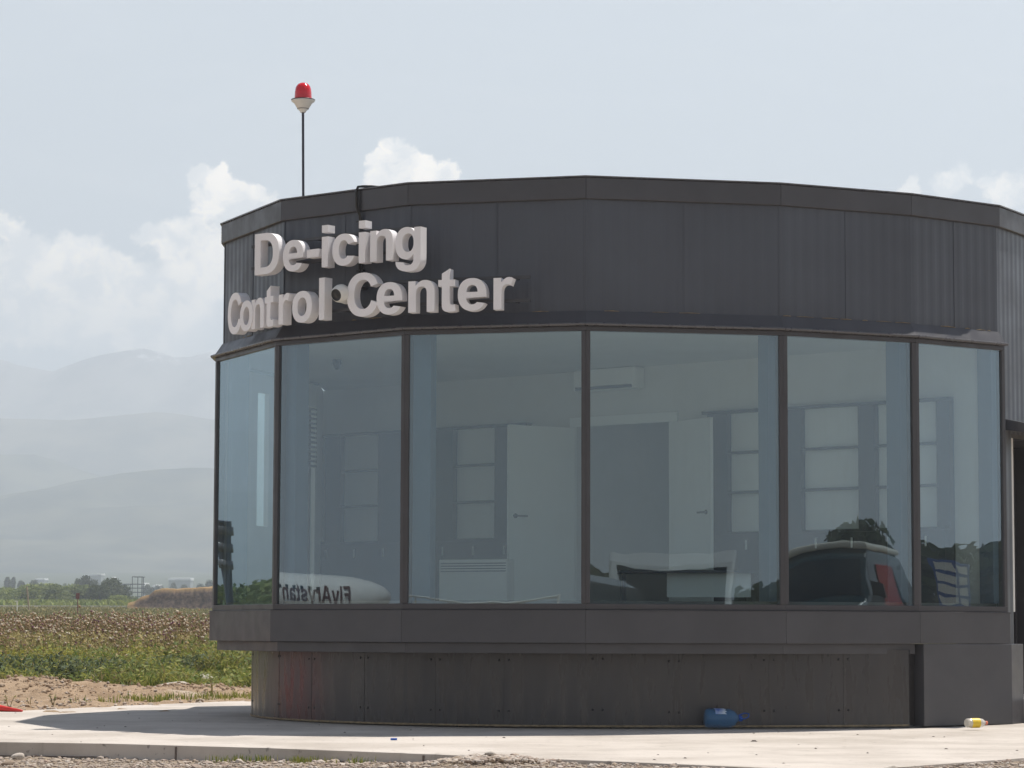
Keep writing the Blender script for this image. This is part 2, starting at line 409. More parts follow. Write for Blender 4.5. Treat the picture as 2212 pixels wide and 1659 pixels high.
for px in (549, 571, 606, 676, 790, 941, 1089, 1290, 1458, 1668, 1822):
    c_, d_ = along(px); n_ = Vector((d_.y, -d_.x)); mb = MB()
    mb.quadprism([c_ - d_*.004 - n_*.01, c_ + d_*.004 - n_*.01, c_ + d_*.004 + n_*.003, c_ - d_*.004 + n_*.003], .02, Z_LOW)
    mb.build('joint_strip', M['ply'], plinth)
    for sx in (-.05, .05):
        for z in (.16, .66):
            c2_ = c_ + d_*(sx*(1 if px > 620 else .5)) + n_*.001; mb = MB()
            mm = Matrix.Translation((c2_.x, c2_.y, z + random.Random(px).uniform(-.015, .015))) @ Vector((n_.x, n_.y, 0)).to_track_quat('Z', 'Y').to_matrix().to_4x4()
            mb.lathe([(.0, .006), (.009, .005), (.012, 0), (.013, -.01)], 10, 0, mm); mb.build('screw', M['black'], plinth)
mb = MB(); mb.tube([(p[0]*1.0, p[1], .012) for p in pl[4:]], .011, 6); mb.build('mortar_fillet', M['foam'], plinth)
# pier under the last window, with its return round the corner
mb = MB(); A, B = ring(.034), ring(-.16); a7 = A[7].lerp(A[8], .03); b7 = B[7].lerp(B[8], .03)
a8 = A[8] + fdir(8)*.34; b8 = B[8] + fdir(8)*.34
mb.quadprism([a7, A[8], a8, b8, B[8], b7], .004, Z_BAND - .002)
mb.build('pier', M['trim'], bld, .006)
# entrance on the right-hand wall: recess, door leaf, canopy and step
n8, d8, o8 = fnorm(8), fdir(8), ring(FE)[8]
def P8(t, e, z): q = o8 + d8*t + n8*e; return Vector((q.x, q.y, z))
M8 = Matrix.Translation((o8.x, o8.y, 0)) @ Matrix(((d8.x, n8.x, 0, 0), (d8.y, n8.y, 0, 0), (0, 0, 1, 0), (0, 0, 0, 1)))
mb = MB()
for a_, b_ in (((.34, -.62, .26), (.39, -.01, 3.02)), ((1.93, -.62, .26), (1.98, -.01, 3.02)), ((.39, -.62, 2.98), (1.93, -.01, 3.03))): mb.box(a_, b_, 0, M8)
mb.build('door_reveal', M['frame'], bld)
mb = MB(); mb.box((.40, -.60, .27), (1.92, -.55, 2.97), 0, M8)
for x in (.42, 1.13, 1.84): mb.box((x, -.55, .28), (x+.06, -.535, 2.96), 1, M8)
dr = mb.build('entrance_door', [M['black'], M['frame']], bld)
mb = MB(); mb.tube([M8 @ Vector((1.08, -.50, 1.1)), M8 @ Vector((1.08, -.50, 1.6))], .012, 8); mb.build('handle', M['ledge'], dr)
mb = MB(); mb.add([P8(.19, -.02, 3.17), P8(2.2, -.02, 3.17), P8(2.2, .42, 3.07), P8(.19, .42, 3.07), P8(.19, -.02, 3.05), P8(2.2, -.02, 3.05), P8(2.2, .40, 2.99), P8(.19, .40, 2.99)],
       [(0,1,2,3),(7,6,5,4),(0,3,7,4),(1,5,6,2),(3,2,6,7),(0,4,5,1)]); mb.build('door_canopy', M['trim'], bld, .006)
mb = MB(); mb.box((.37, -.6, .004), (2.3, .9, .25), 0, M8); mb.build('door_step', M['concrete'], bld, .01)
# ------------------------------------------------------------------ control room inside
ri2 = ring(-.30)
poly = [(p.x, p.y) for p in ri2[:9]] + [(WA.x + .02, WA.y)]
mb = MB(); mb.quadprism([(p.x, p.y) for p in ring(-.13)[:9]] + [(WA.x + .02, WA.y)], FL_Z - .1, FL_Z); mb.build('room_floor', M['int_floor'], bld)
mb = MB(); mb.quadprism([(p.x, p.y) for p in ring(-.13)[:9]] + [(WA.x + .02, WA.y)], CE_Z, CE_Z + .07); mb.build('ceiling', M['int_wall'], bld)
wd = (WB - WA).normalized(); wn_ = Vector((wd.y, -wd.x))          # wn_ points to the glass side
if wn_.y > 0: wn_ = -wn_
WL = (WB - WA).length
MWl = Matrix.Translation((WA.x, WA.y, 0)) @ Matrix(((wd.x, wn_.x, 0, 0), (wd.y, wn_.y, 0, 0), (0, 0, 1, 0), (0, 0, 0, 1)))
def wt(px, e=0.0):
    """distance along the cross wall of the point seen at photo column px"""
    k = (px - CXP)/(F_PX/math.cos(PITCH))*1.0
    # WA.x + wd.x t = k*(WA.y + wd.y t), with the small pitch term folded into k
    a_ = WA + wn_*e
    return (k*a_.y - a_.x)/(wd.x - k*wd.y)
tD0, tD1, zD = wt(1247), wt(1456), FL_Z + 2.12
mb = MB(); mb.box((0, -.12, FL_Z), (tD0, 0, CE_Z), 0, MWl); mb.box((tD1, -.12, FL_Z), (WL, 0, CE_Z), 0, MWl); mb.box((tD0, -.12, zD), (tD1, 0, CE_Z), 0, MWl)
mb.build('cross_wall', M['int_wall'], bld)
def wallpiece(mb, a, b, t0, t1, z0, z1, th=.06):
    a, b = Vector(a), Vector(b); d_ = (b-a).normalized(); n_ = Vector((-d_.y, d_.x))*th
    p, q = a.lerp(b, t0), a.lerp(b, t1); mb.quadprism([p, q, q+n_, p+n_], z0, z1)
def tpx(a, b, px):
    k = (px - CXP)*math.cos(PITCH)/F_PX; a, b = Vector(a), Vector(b); d_ = b - a
    return (k*a.y - a.x)/(d_.x - k*d_.y)
rl = ring(-.16); mb = MB()                              # plastered lining of the two far left facets, with two narrow openings
wallpiece(mb, rl[2], rl[1], 0, 1, FL_Z, CE_Z)
b0_, b1_ = sorted((tpx(rl[1], rl[0], 553), tpx(rl[1], rl[0], 578))); s0_, s1_ = sorted((tpx(rl[1], rl[0], 650), tpx(rl[1], rl[0], 679)))
wallpiece(mb, rl[1], rl[0], 0, b0_, FL_Z, CE_Z); wallpiece(mb, rl[1], rl[0], b1_, s0_, FL_Z, CE_Z); wallpiece(mb, rl[1], rl[0], s1_, 1, FL_Z, CE_Z); wallpiece(mb, rl[1], rl[0], s0_, s1_, 3.66, CE_Z)
wallpiece(mb, rl[1], rl[0], b0_, b1_, FL_Z, 2.15); wallpiece(mb, rl[1], rl[0], b0_, b1_, 3.72, CE_Z)
wallpiece(mb, rl[0], WA, 0, 1, FL_Z, CE_Z)
mb.build('side_wall', M['int_wall'], bld)
mb = MB(); q1 = ring(-.12)[8]; mb.quadprism([q1, q1 + fdir(8)*.5, WB + Vector((-.0, .5)), WB + wn_*.02], FL_Z - .08, CE_Z - .002); mb.build('end_wall', M['int_wall'], bld)
mb = MB(); mb.box((tD0 - .3, -2.2, FL_Z), (tD0 - .2, -.13, zD + .3), 0, MWl); mb.box((tD1 + .2, -2.2, FL_Z), (tD1 + .3, -.13, zD + .3), 0, MWl)
mb.box((tD0 - .3, -2.3, FL_Z), (tD1 + .3, -2.21, zD + .3), 0, MWl); mb.box((tD0 - .3, -2.2, zD + .31), (tD1 + .3, -.13, zD + .35), 0, MWl); mb.box((tD0 - .3, -2.2, FL_Z - .05), (tD1 + .3, -.13, FL_Z - .002), 0, MWl)
mb.build('corridor', M['int_wall'], bld)
mb = MB(); mb.box((tD0 - .08, .002, zD - .04), (tD1 + .08, .03, zD + .07), 0, MWl); mb.box((tD0 - .08, .002, FL_Z), (tD0, .03, zD - .041), 0, MWl); mb.box((tD1, .002, FL_Z), (tD1 + .08, .03, zD - .041), 0, MWl)
mb.build('door_casing', M['int_white'], bld)
def leaf(h, e, side):
    h, e = Vector(h), Vector(e); d_ = (e-h).normalized(); n_ = Vector((d_.y, -d_.x))*.02; Lf = (e-h).length
    m_ = MB(); m_.quadprism([h-n_, e-n_, e+n_, h+n_], FL_Z + .01, zD - .05)
    lo = m_.build('inner_door', M['int_white'], bld, .003)
    c = h + d_*(Lf - .09); k = MB()
    for s in (-1, 1):
        k.lathe([(.0, .01), (.026, .01), (.028, 0)], 14, 0, Matrix.Translation((c.x + n_.x*s, c.y + n_.y*s, FL_Z + 1.02)) @ Vector((n_.x*s, n_.y*s, 0)).to_track_quat('Z', 'Y').to_matrix().to_4x4())
        q0 = c + n_*(s*2.2); q1 = q0 - d_*.15
        k.tube([(c.x + n_.x*s, c.y + n_.y*s, FL_Z + 1.02), (q0.x, q0.y, FL_Z + 1.02), (q1.x, q1.y, FL_Z + 1.02)], .011, 8)
    k.build('handle', M['black'], lo)
hA = WA + wd*tD0 + wn_*.05; hB = WA + wd*tD1 + wn_*.05
leaf(hA, at(1097, 1100, hA.y - .50).xy, 1); leaf(hB, at(1538, 1100, hB.y - .80).xy, 1)
for k in (3, 4, 6, 7, 8, 2):                                         # round the glass: one column behind each corner
    p = ring({3: -.24, 4: -.40, 6: -.30, 7: -.26, 8: -.17, 2: -.24}[k])[k]; m_ = MB(); mm = Matrix.Translation((p.x, p.y, 0)) @ Matrix.Rotation(math.atan2(fdir(min(k, 7)).y, fdir(min(k, 7)).x), 4, 'Z')
    m_.box((-.10, -.10, FL_Z), (.10, .10, CE_Z), 0, mm); m_.build('column', M['column'], bld, .006)
# window blinds on the far left facet
mb = MB()
for k in range(13):
    z = 3.62 - k*.058; wallpiece(mb, rl[1], rl[0], s0_ - .02, s1_ + .02, z, z + .028, .02)
bl = mb.build('window_blind', M['shelf_dark'], None); tag(bl, 'half-lowered slatted blind in the narrow far left window of the control room', 'blind')
# shelving along the cross wall: dark carcass with open pale cells
def shelf_unit(name, secs, label, zt):
    """secs: list of (px0, px1, kind); kind d = closed dark front, o = open cells"""
    t0, t1 = wt(secs[0][0]), wt(secs[-1][1])
    o = thing(name, MWl @ Vector(((t0+t1)/2, .2, FL_Z)), label, 'shelving', 'shelving units along the inner wall')
    D = .10; zb = FL_Z + .80
    cz = [zb, zb + (zt-zb)/3, zb + 2*(zt-zb)/3, zt]
    m_ = MB(); m_.box((t0, .004, zt + .001), (t1, D, zt + .035), 0, MWl)
    m_.box((t0, .004, zb - .03), (t1, D + .12, zb), 0, MWl)
    for s in secs:
        a_, b_ = wt(s[0], 0 if s[2] == 'o' else D), wt(s[1], D if s[2] == 'o' else 0)
        if s[2] == 'o':
            for z in cz[1:3]: m_.box((wt(s[0]) - .0, .004, z - .014), (wt(s[1], D), D - .012, z + .014), 0, MWl)
    m_.build('carcass', M['shelf_dark'], o)
    for s in secs:
        if s[2] == 'd':
            m_ = MB(); m_.box((wt(s[0], D), .005, zb + .002), (max(wt(s[0], D) + .05, wt(s[1])), D - .004, zt - .002), 0, MWl); m_.build('cupboard', M['shelf_dark'], o)
        else:
            m_ = MB(); m_.box((wt(s[0]), .005, zb + .002), (wt(s[1], D), .012, zt - .002), 0, MWl); m_.build('back_panel', M['int_white'], o)
    m_ = MB(); m_.box((t0, .004, FL_Z + .002), (t1, D + .11, zb - .031), 0, MWl); bc = m_.build('base_cabinet', M['shelf_dark'], o)
    nn = max(2, int((t1-t0)/.45))
    for k in range(nn):
        t = t0 + (t1-t0)*(k+.5)/nn; m_ = MB()
        m_.box((t - .011, D + .111, zb - .20), (t + .011, D + .124, zb - .09), 0, MWl); m_.build('handle', M['int_white'], bc, .008)
ZT = FL_Z + 2.13
shelf_unit('shelf_unit', [(700, 745, 'd'), (745, 815, 'o'), (815, 905, 'd'), (905, 940, 'o'), (940, 990, 'd'), (990, 1068, 'o'), (1068, 1150, 'd')],
           'dark wall shelving with pale open cells, left of the open white doors', ZT)
shelf_unit('shelf_unit', [(1530, 1585, 'd'), (1585, 1690, 'o'), (1690, 1745, 'd'), (1745, 1858, 'o'), (1858, 1905, 'd'), (1905, 2028, 'o'), (2028, 2068, 'd')],
           'dark wall shelving with pale open cells, right of the open white doors', ZT)
ac = thing('air_conditioner', MWl @ Vector((wt(1310), .1, 3.35)), 'white wall-mounted air conditioner above the dark inner doorway', 'air conditioner')
mb = MB(); z0 = at(1310, 842, 31.3).z; z1 = at(1310, 795, 31.3).z; t0, t1 = wt(1263), wt(1397)
mb.box((t0, .01, z0), (t1, .21, z1), 0, MWl); mb.build('body', M['int_white'], ac, .025)
mb = MB(); mb.box((t0 + .04, .2, z0 + .012), (t1 - .04, .216, z0 + .05), 0, MWl); mb.build('air_outlet', M['black'], ac)
rad = thing('convector_heater', MWl @ Vector((wt(1020), .5, FL_Z)), 'white convector heater with grille top, beside the open white door', 'heater')
p = at(948, 1300, 29.6); q_ = at(1096, 1300, 29.2); mb = MB(); zr = at(1000, 1208, 29.4).z
dd = (q_.xy - p.xy).normalized(); nn_ = Vector((dd.y, -dd.x))
mb.quadprism([p.xy, q_.xy, q_.xy - nn_*.16, p.xy - nn_*.16], FL_Z, zr); mb.build('casing', M['pale'], rad, .01)
mb = MB()
for k in range(4): mb.quadprism([p.xy + nn_*.003 + dd*.02, q_.xy + nn_*.003 - dd*.02, q_.xy - nn_*.01 - dd*.02, p.xy - nn_*.01 + dd*.02], zr - .05 - k*.028, zr - .038 - k*.028)
mb.build('grille', M['shelf_dark'], rad)
dk = thing('desk', (at(1530, 1300, 28.6).x, 28.6, FL_Z), 'pale desk with a white front panel, behind the window bay in front of the doors', 'desk')
c0, c1 = at(1441, 1300, 28.55), at(1622, 1300, 28.45); zk = at(1530, 1232, 28.5).z
mb = MB(); mb.quadprism([(c0.x, c0.y), (c1.x, c1.y), (c1.x, c1.y+.03), (c0.x, c0.y+.03)], FL_Z + .06, zk - .03); mb.build('front_panel', M['int_white'], dk)
mb = MB(); mb.quadprism([(c0.x-.5, c0.y-.1), (c1.x+.08, c1.y-.1), (c1.x+.08, c1.y+.65), (c0.x-.5, c0.y+.65)], zk - .03, zk); mb.build('desktop', M['shelf_dark'], dk, .004)
for x in (c0.x - .45, c1.x + .03):
    mb = MB(); mb.quadprism([(x-.02, c0.y-.05), (x+.02, c0.y-.05), (x+.02, c0.y+.6), (x-.02, c0.y+.6)], FL_Z, zk - .031); mb.build('leg', M['frame'], dk)
mb = MB(); q = at(728, 806, 30.5); mb.lathe([(.0, -.055), (.022, -.052), (.038, -.03), (.042, 0), (.05, .01), (.05, .055), (.0, .055)], 16, 0, Matrix.Translation((q.x, q.y, CE_Z - .06)))
tag(mb.build('dome_camera', M['black'], None), 'small dark dome camera under the ceiling inside the second window', 'camera')
# ------------------------------------------------------------------ lettering
def arc(cx, cy, rx, ry, a0, a1, n=16, p=2.25):
    out = []
    for k in range(n+1):
        a = R(a0 + (a1-a0)*k/n); c, s = math.cos(a), math.sin(a)
        out.append((cx + rx*math.copysign(abs(c)**(2/p), c), cy + ry*math.copysign(abs(s)**(2/p), s)))
    return out
GL = {
 'D': (722, [[(73, 0), (73, 716)] + [(337, 716)] + arc(337, 358, 337, 358, 90, -90, 26, 2.3) + [(337, 0)],
             [(218, 121), (320, 121)] + arc(320, 358, 202, 237, -90, 90, 22, 2.3) + [(218, 595)]]),
 'e': (556, [arc(280, 260, 245, 271, -30, -180, 18) + arc(280, 260, 245, 271, 180, 8, 22) + [(523, 216), (178, 216)] + arc(282, 218, 104, 122, 180, 318, 14) ,
             arc(277, 302, 96, 116, 0, 180, 16)]),
 'c': (556, [arc(286, 260, 250, 271, -24, -180, 18) + arc(286, 260, 250, 271, 180, 23, 18) + [(386, 346)] + arc(284, 262, 106, 158, 42, 180, 14) + arc(284, 262, 106, 158, 180, 318, 14)]),
 'o': (611, [arc(305, 260, 266, 271, 0, 360, 44)[:-1], arc(305, 260, 125, 159, 0, 360, 36)[:-1]]),
 'C': (722, [arc(374, 358, 327, 370, -22, -180, 20) + arc(374, 358, 327, 370, 180, 25, 20) + [(530, 484)] + arc(376, 360, 180, 246, 33, 180, 16) + arc(376, 360, 180, 246, 180, 337, 16)]),
 'i': (278, [[(72, 0), (209, 0), (209, 519), (72, 519)], [(72, 589), (209, 589), (209, 716), (72, 716)]]),
 'l': (278, [[(72, 0), (209, 0), (209, 716), (72, 716)]]),
 '-': (333, [[(56, 190), (326, 190), (326, 328), (56, 328)]]),
 'n': (611, [[(71, 0), (208, 0), (208, 240)] + arc(306, 300, 98, 126, 180, 0, 16, 2.5) + [(405, 0), (542, 0), (542, 330)] + arc(372, 330, 170, 201, 0, 130, 14, 2.4) + [(198, 443), (198, 519), (71, 519)]]),
 'r': (389, [[(66, 0), (203, 0), (203, 190)] + arc(300, 280, 97, 132, 180, 90, 10, 2.5) + [(330, 407), (359, 390), (402, 508)] + [(372, 524), (330, 531), (290, 524), (252, 502), (222, 474), (193, 445), (193, 519), (66, 519)]]),
 't': (333, [[(309, 519), (309, 409), (215, 409), (215, 180)] + arc(262, 160, 47, 58, 180, 270, 6) + [(290, 105), (308, 111), (320, 5), (270, -9), (215, -12)] + arc(180, 92, 102, 104, 270, 180, 8) + [(78, 409), (15, 409), (15, 519), (78, 519), (78, 622), (215, 702), (215, 519)]]),
 'g': (611, [[(545, 519), (417, 519), (417, 446), (385, 486), (345, 515), (296, 529)] + arc(262, 262, 222, 269, 92, 270, 24) + [(310, 0), (360, 28), (404, 76), (404, 10)] + arc(290, -10, 114, 100, 0, -90, 8) + arc(290, -40, 88, 70, 270, 190, 6) + [(46, -35)] + arc(292, -42, 246, 169, 180, 270, 12) + arc(330, 0, 215, 211, -90, 0, 14)]),
}
GL['g'][1].append(arc(292, 268, 114, 155, 0, 360, 32)[:-1])
GL['F'] = (611, [[(74, 0), (219, 0), (219, 304), (517, 304), (517, 425), (219, 425), (219, 595), (566, 595), (566, 716), (74, 716)]])
GL['A'] = (722, [[(0, 0), (153, 0), (214, 163), (500, 163), (564, 0), (721, 0), (434, 716), (280, 716)], [(258, 284), (455, 284), (356, 549)]])
GL['y'] = (556, [[(7, 519), (153, 519), (277, 150), (398, 519), (540, 519), (329, -90), (290, -165), (230, -207), (150, -213), (72, -203), (60, -96), (130, -102), (180, -80), (204, -10)]])
GL['s'] = (556, [[(24, 148), (161, 169), (195, 105), (280, 88), (365, 105), (375, 150), (330, 178), (200, 208), (85, 262), (42, 365), (90, 475), (265, 531), (430, 500), (507, 385), (378, 361), (340, 415), (270, 431), (190, 415), (176, 380), (215, 345), (380, 305), (490, 245), (517, 160), (465, 45), (280, -12), (110, 30)]])
GL['a'] = (556, [[(174, 361), (50, 383), (100, 485), (275, 531), (435, 500), (488, 345), (490, 170), (520, 0), (384, 0), (370, 55), (290, 5), (200, -12), (80, 35), (36, 145), (90, 255), (230, 300), (360, 335), (340, 400), (270, 420), (205, 405)], [(360, 240), (240, 205), (178, 150), (195, 100), (250, 84), (330, 120), (360, 190)]])
def glyph_mesh(ch, cap, depth, bevel):
    cu = bpy.data.curves.new('letter', 'CURVE'); cu.dimensions = '2D'; cu.fill_mode = 'BOTH'
    cu.extrude = depth/2
    k = cap/716.0; adv = GL[ch][0]
    for c in GL[ch][1]:
        c = [p_ for i_, p_ in enumerate(c) if math.dist(p_, c[i_-1]) > 2.0]
        sp = cu.splines.new('POLY'); sp.points.add(len(c) - 1); sp.use_cyclic_u = True
        for q, (x, y) in zip(sp.points, c): q.co = ((x - adv/2)*k, y*k, 0, 1)
    o = bpy.data.objects.new('tmp', cu); C.objects.link(o)
    dg = bpy.context.evaluated_depsgraph_get(); me = bpy.data.meshes.new_from_object(o.evaluated_get(dg))
    bpy.data.objects.remove(o); bpy.data.curves.remove(cu)
    bm = bmesh.new(); bm.from_mesh(me); bmesh.ops.remove_doubles(bm, verts=bm.verts, dist=1e-4); bmesh.ops.recalc_face_normals(bm, faces=bm.faces); bm.to_mesh(me); bm.free()
    me.polygons.foreach_set('use_smooth', [False]*len(me.polygons))
    return me
sign = thing('building_sign', (-1.4, 27.0, 4.6), 'white three-dimensional lettering De-icing Control Center on the dark upper wall', 'sign')
CAP, DEP = .425, .105
L1 = [('D', 579, -41), ('e', 638, -40), ('-', 679, -39), ('i', 708, -38), ('c', 749, -37), ('i', 790, -36), ('n', 833, -35), ('g', 893, -32)]
L2 = [('C', 508, -62), ('o', 534, -60), ('n', 559, -58), ('t', 584, -56), ('r', 614, -52), ('o', 656, -47), ('l', 699, -43),
      ('C', 787, -32), ('e', 846, -28), ('n', 916, -22), ('t', 972, -19), ('e', 1027, -16), ('r', 1091, -14)]
# rails the letters stand on: plan curves standing off the cladding
R1 = [(-2.78, 28.02), (-2.0, 27.33), (-1.35, 26.80), (-.93, 26.53)]
R2 = [(-3.10, 29.05), (-2.92, 28.62), (-2.70, 28.20), (-2.38, 27.73), (-1.98, 27.32), (-1.45, 26.88), (-1.05, 26.62), (-.45, 26.40), (.15, 26.24)]
def on_rail(rail, px):
    k = (px - CXP)*math.cos(PITCH)/F_PX/1.015
    for a, b in zip(rail[:-1], rail[1:]):
        a, b = Vector(a), Vector(b); d_ = b - a; t = (k*a.y - a.x)/(d_.x - k*d_.y)
        if -1e-6 <= t <= 1: return a + d_*t
    return Vector(rail[0]) if px < 600 else Vector(rail[-1])
BASE1, BASE2 = 4.575, 4.045
for line, rail, bz in ((L1, R1, BASE1), (L2, R2, BASE2)):
    for ch, px, ang in line:
        px -= 11 if line is L1 else 7
        p = on_rail(rail, px); a = R(ang); dx = Vector((math.cos(a), math.sin(a), 0)); nz = Vector((dx.y, -dx.x, 0))
        me = glyph_mesh(ch, CAP, DEP, .006)
        mw = Matrix.Translation((p.x, p.y, bz)) @ Matrix(((dx.x, 0, nz.x, 0), (dx.y, 0, nz.y, 0), (0, 1, 0, 0), (0, 0, 0, 1)))
        me.transform(mw); me.materials.append(M['letter']); link('letter', me, sign)
for rail, bz in ((R1, BASE1), (R2, BASE2)):
    for dz in (.10, .33):
        mb = MB(); cc = Vector((1.0, 31.0)); off = [Vector(q) + (cc - Vector(q)).normalized()*.105 for q in rail]
        for a, b in zip(off[:-1], off[1:]):
            d_ = (b-a).normalized(); n_ = Vector((-d_.y, d_.x))*.015; a2, b2 = a - d_*.006, b + d_*.006
            mb.quadprism([a2-n_, b2-n_, b2+n_, a2+n_], bz + dz - .015, bz + dz + .015)
        for f in (.08, .3, .55, .8, .97):
            q = off[min(int(f*(len(off)-1)), len(off)-2)].lerp(off[min(int(f*(len(off)-1)), len(off)-2)+1], f*(len(off)-1) % 1)
            e = q + (cc - q).normalized()*.16; s_ = Vector((.012, 0))
            mb.quadprism([q-s_, q+s_, e+s_, e-s_], bz + dz - .012, bz + dz + .012)
        mb.build('rail', M['rail'], sign)
# ------------------------------------------------------------------ wall camera, conduit, beacon
wc = thing('wall_camera', at(737, 634, 26.98), 'white dome security camera with dark lens, between the words Control and Center', 'camera')
fn = Vector((fnorm(4).x, fnorm(4).y, 0)); q = wc.location.copy()
look = Vector((-.55, -.80, -.28)).normalized()
mm = Matrix.Translation(q) @ look.to_track_quat('Z', 'Y').to_matrix().to_4x4()
mb = MB(); mb.lathe([(.0, -.08), (.066, -.073), (.09, -.027), (.093, .013), (.08, .06), (.066, .082), (.061, .085)], 24, 0, mm); mb.build('housing', M['white_plastic'], wc)
mb = MB(); mb.lathe([(.061, .083), (.056, .067), (.027, .077), (.0, .083)], 20, 0, mm); mb.build('lens', M['black'], wc)
mb = MB(); bm_ = q - fn*.10; mb.lathe([(.0, .03), (.08, .03), (.088, .0), (.088, -.10)], 22, 0, Matrix.Translation(bm_ + fn*.02) @ fn.to_track_quat('Z', 'Y').to_matrix().to_4x4()); mb.build('base', M['white_plastic'], wc)
c4 = ring(FE)[4]; jb = Vector((wc.location.x, wc.location.y, 0)) - fn*.12
t4 = (jb.xy - ring(FE)[3]).dot(fdir(3)); wall4 = ring(FE)[3] + fdir(3)*t4
def W4(dx, e, z): q_ = wall4 + fdir(3)*dx + fnorm(3)*e; return Vector((q_.x, q_.y, z))
zj = wc.location.z + .13
mb = MB(); Mj = Matrix.Translation((wall4.x, wall4.y, 0)) @ Matrix(((fdir(3).x, fnorm(3).x, 0, 0), (fdir(3).y, fnorm(3).y, 0, 0), (0, 0, 1, 0), (0, 0, 0, 1)))
mb.box((-.055, .010, zj - .05), (.055, .08, zj + .08), 0, Mj)
tag(mb.build('junction_box', M['rail'], None, .004), 'small dark junction box on the wall just above the white camera', 'box')
mb = MB()
mb.tube([W4(-.04, .022, zj + .07), W4(-.045, .024, 4.8), W4(-.03, .022, 5.0), W4(-.04, .026, 5.12), W4(-.045, .07, 5.20), W4(-.05, .075, 5.36), W4(-.035, .062, 5.41), W4(-.0, .03, 5.415), W4(.06, -.04, 5.418), W4(.13, -.12, 5.41), W4(.17, -.19, 5.39)], .014, 10)
mb.tube([W4(-.012, .022, zj + .06), W4(.012, .03, 4.7), W4(-.01, .022, 4.95), W4(-.02, .03, 5.1), W4(-.022, .062, 5.20), W4(-.028, .066, 5.36)], .008, 8)
for z in (4.55, 4.82, 5.05): mb.quadprism([W4(-.075, .011, 0).xy, W4(.02, .011, 0).xy, W4(.02, .042, 0).xy, W4(-.075, .042, 0).xy], z, z + .015)
tag(mb.build('cable_conduit', M['black'], None), 'dark cable conduit looping over the parapet and down the wall to the camera', 'cable')
bp = at(656, 424, 28.25); bt = at(654.5, 243, 28.25)
bc = thing('warning_beacon', (bp.x, bp.y, 5.12), 'red domed warning light on a thin dark pole above the roof edge', 'beacon')
zt = bt.z; s_ = 28.3/F_PX                                    # metres per photo pixel there
mb = MB(); mb.tube([(bp.x, bp.y, 5.12), ((bp.x+bt.x)/2, bp.y, (5.12+zt)/2), (bt.x, bp.y, zt + .01)], .0135, 12); mb.build('pole', M['pole'], bc)
mt = Matrix.Translation((bt.x, bp.y, zt))
mb = MB(); mb.lathe([(0, 0), (6*s_, 0), (6.5*s_, 1*s_), (7*s_, 3*s_), (12*s_, 7.2*s_), (12*s_, 8*s_), (12.5*s_, 8.2*s_), (20*s_, 21*s_), (25*s_, 24*s_), (26*s_, 26*s_), (25*s_, 27*s_), (0, 27*s_)], 40, 0, mt); mb.build('lamp_base', M['white_plastic'], bc)
mb = MB(); mb.lathe([(12.1*s_, 7.3*s_), (12.9*s_, 7.5*s_), (12.9*s_, 8.4*s_), (12.1*s_, 8.5*s_)], 40, 0, mt); mb.lathe([(19*s_, 27.1*s_), (26.3*s_, 27.1*s_), (26.3*s_, 28.4*s_), (19*s_, 28.6*s_)], 40, 0, mt); mb.build('gasket', M['frame'], bc)
m = bpy.data.materials.new('red_lens'); m.use_nodes = True; b = m.node_tree.nodes['Principled BSDF']; h = G(m.node_tree)
co = h.n('ShaderNodeTexCoord').outputs['Object']; wv = h.n('ShaderNodeTexWave', wave_type='BANDS', bands_direction='Z'); m.node_tree.links.new(co, wv.inputs[0]); wv.inputs['Scale'].default_value = 22
h.put(b.inputs['Base Color'], h.mix(wv.outputs['Fac'], (.72, .012, .022), (.60, .010, .02))); b.inputs['Roughness'].default_value = .12; b.inputs['Coat Weight'].default_value = .5
b.inputs['Subsurface Weight'].default_value = .35; b.inputs['Subsurface Radius'].default_value = (.06, .006, .006); b.inputs['Subsurface Scale'].default_value = .8
mb = MB(); mb.lathe([(19.5*s_, 28.6*s_), (19*s_, 34*s_), (18.4*s_, 44*s_), (17.6*s_, 51*s_), (15.5*s_, 57.5*s_), (11.5*s_, 62.5*s_), (6*s_, 65.3*s_), (.001, 66*s_)], 40, 0, mt); mb.build('red_dome', m, bc)

# ------------------------------------------------------------------ apron, ground
def zap(x, y):
    """apron surface: falls gently to the front left"""
    return -.028*max(0, min(1, (26.6 - y)/1.5)) - .012*max(0, min(1, (-1.0 - x)/3.5))*max(0, min(1, (30-y)/3))
EDGE = [(-14, 26.6), (-9, 24.9), (-6.5, 24.25), (-4.5, 24.0), (-3.46, 23.66), (-2.05, 22.8), (-.76, 21.76), (.77, 20.6), (1.65, 19.85), (2.30, 19.36), (2.55, 19.42), (2.86, 19.94), (4.02, 21.4), (6.5, 24.2), (11, 29)]
BACK = [(11, 46), (-1.5, 46), (-2.6, 40), (-3.5, 36.3), (-4.78, 33.7), (-5.8, 31.2), (-6.6, 29.6), (-8, 29.2), (-14, 31.2)]
def ground_z(x, y):
    base = -.17 + .13*min(1, max(0, (x + 3.2)/4.5))                 # gravel rises towards the apron corner
    if y < 24: base += .00
    near = base
    t = min(1, max(0, (y - 27)/4)); z = near*(1-t) + (-.04)*t
    if y > 44: z += .0113*(y - 44) - (0.0)
    if y > 700: z += .000012*(y-700)**2 if y < 1500 else .000012*640000 + .0192*(y-1500)
    for gx, gy, rx, ry, hh in MOUNDS:
        q = ((x-gx)/rx)**2 + ((y-gy)/ry)**2
        if q < 6: z += hh*math.exp(-q)
    return z
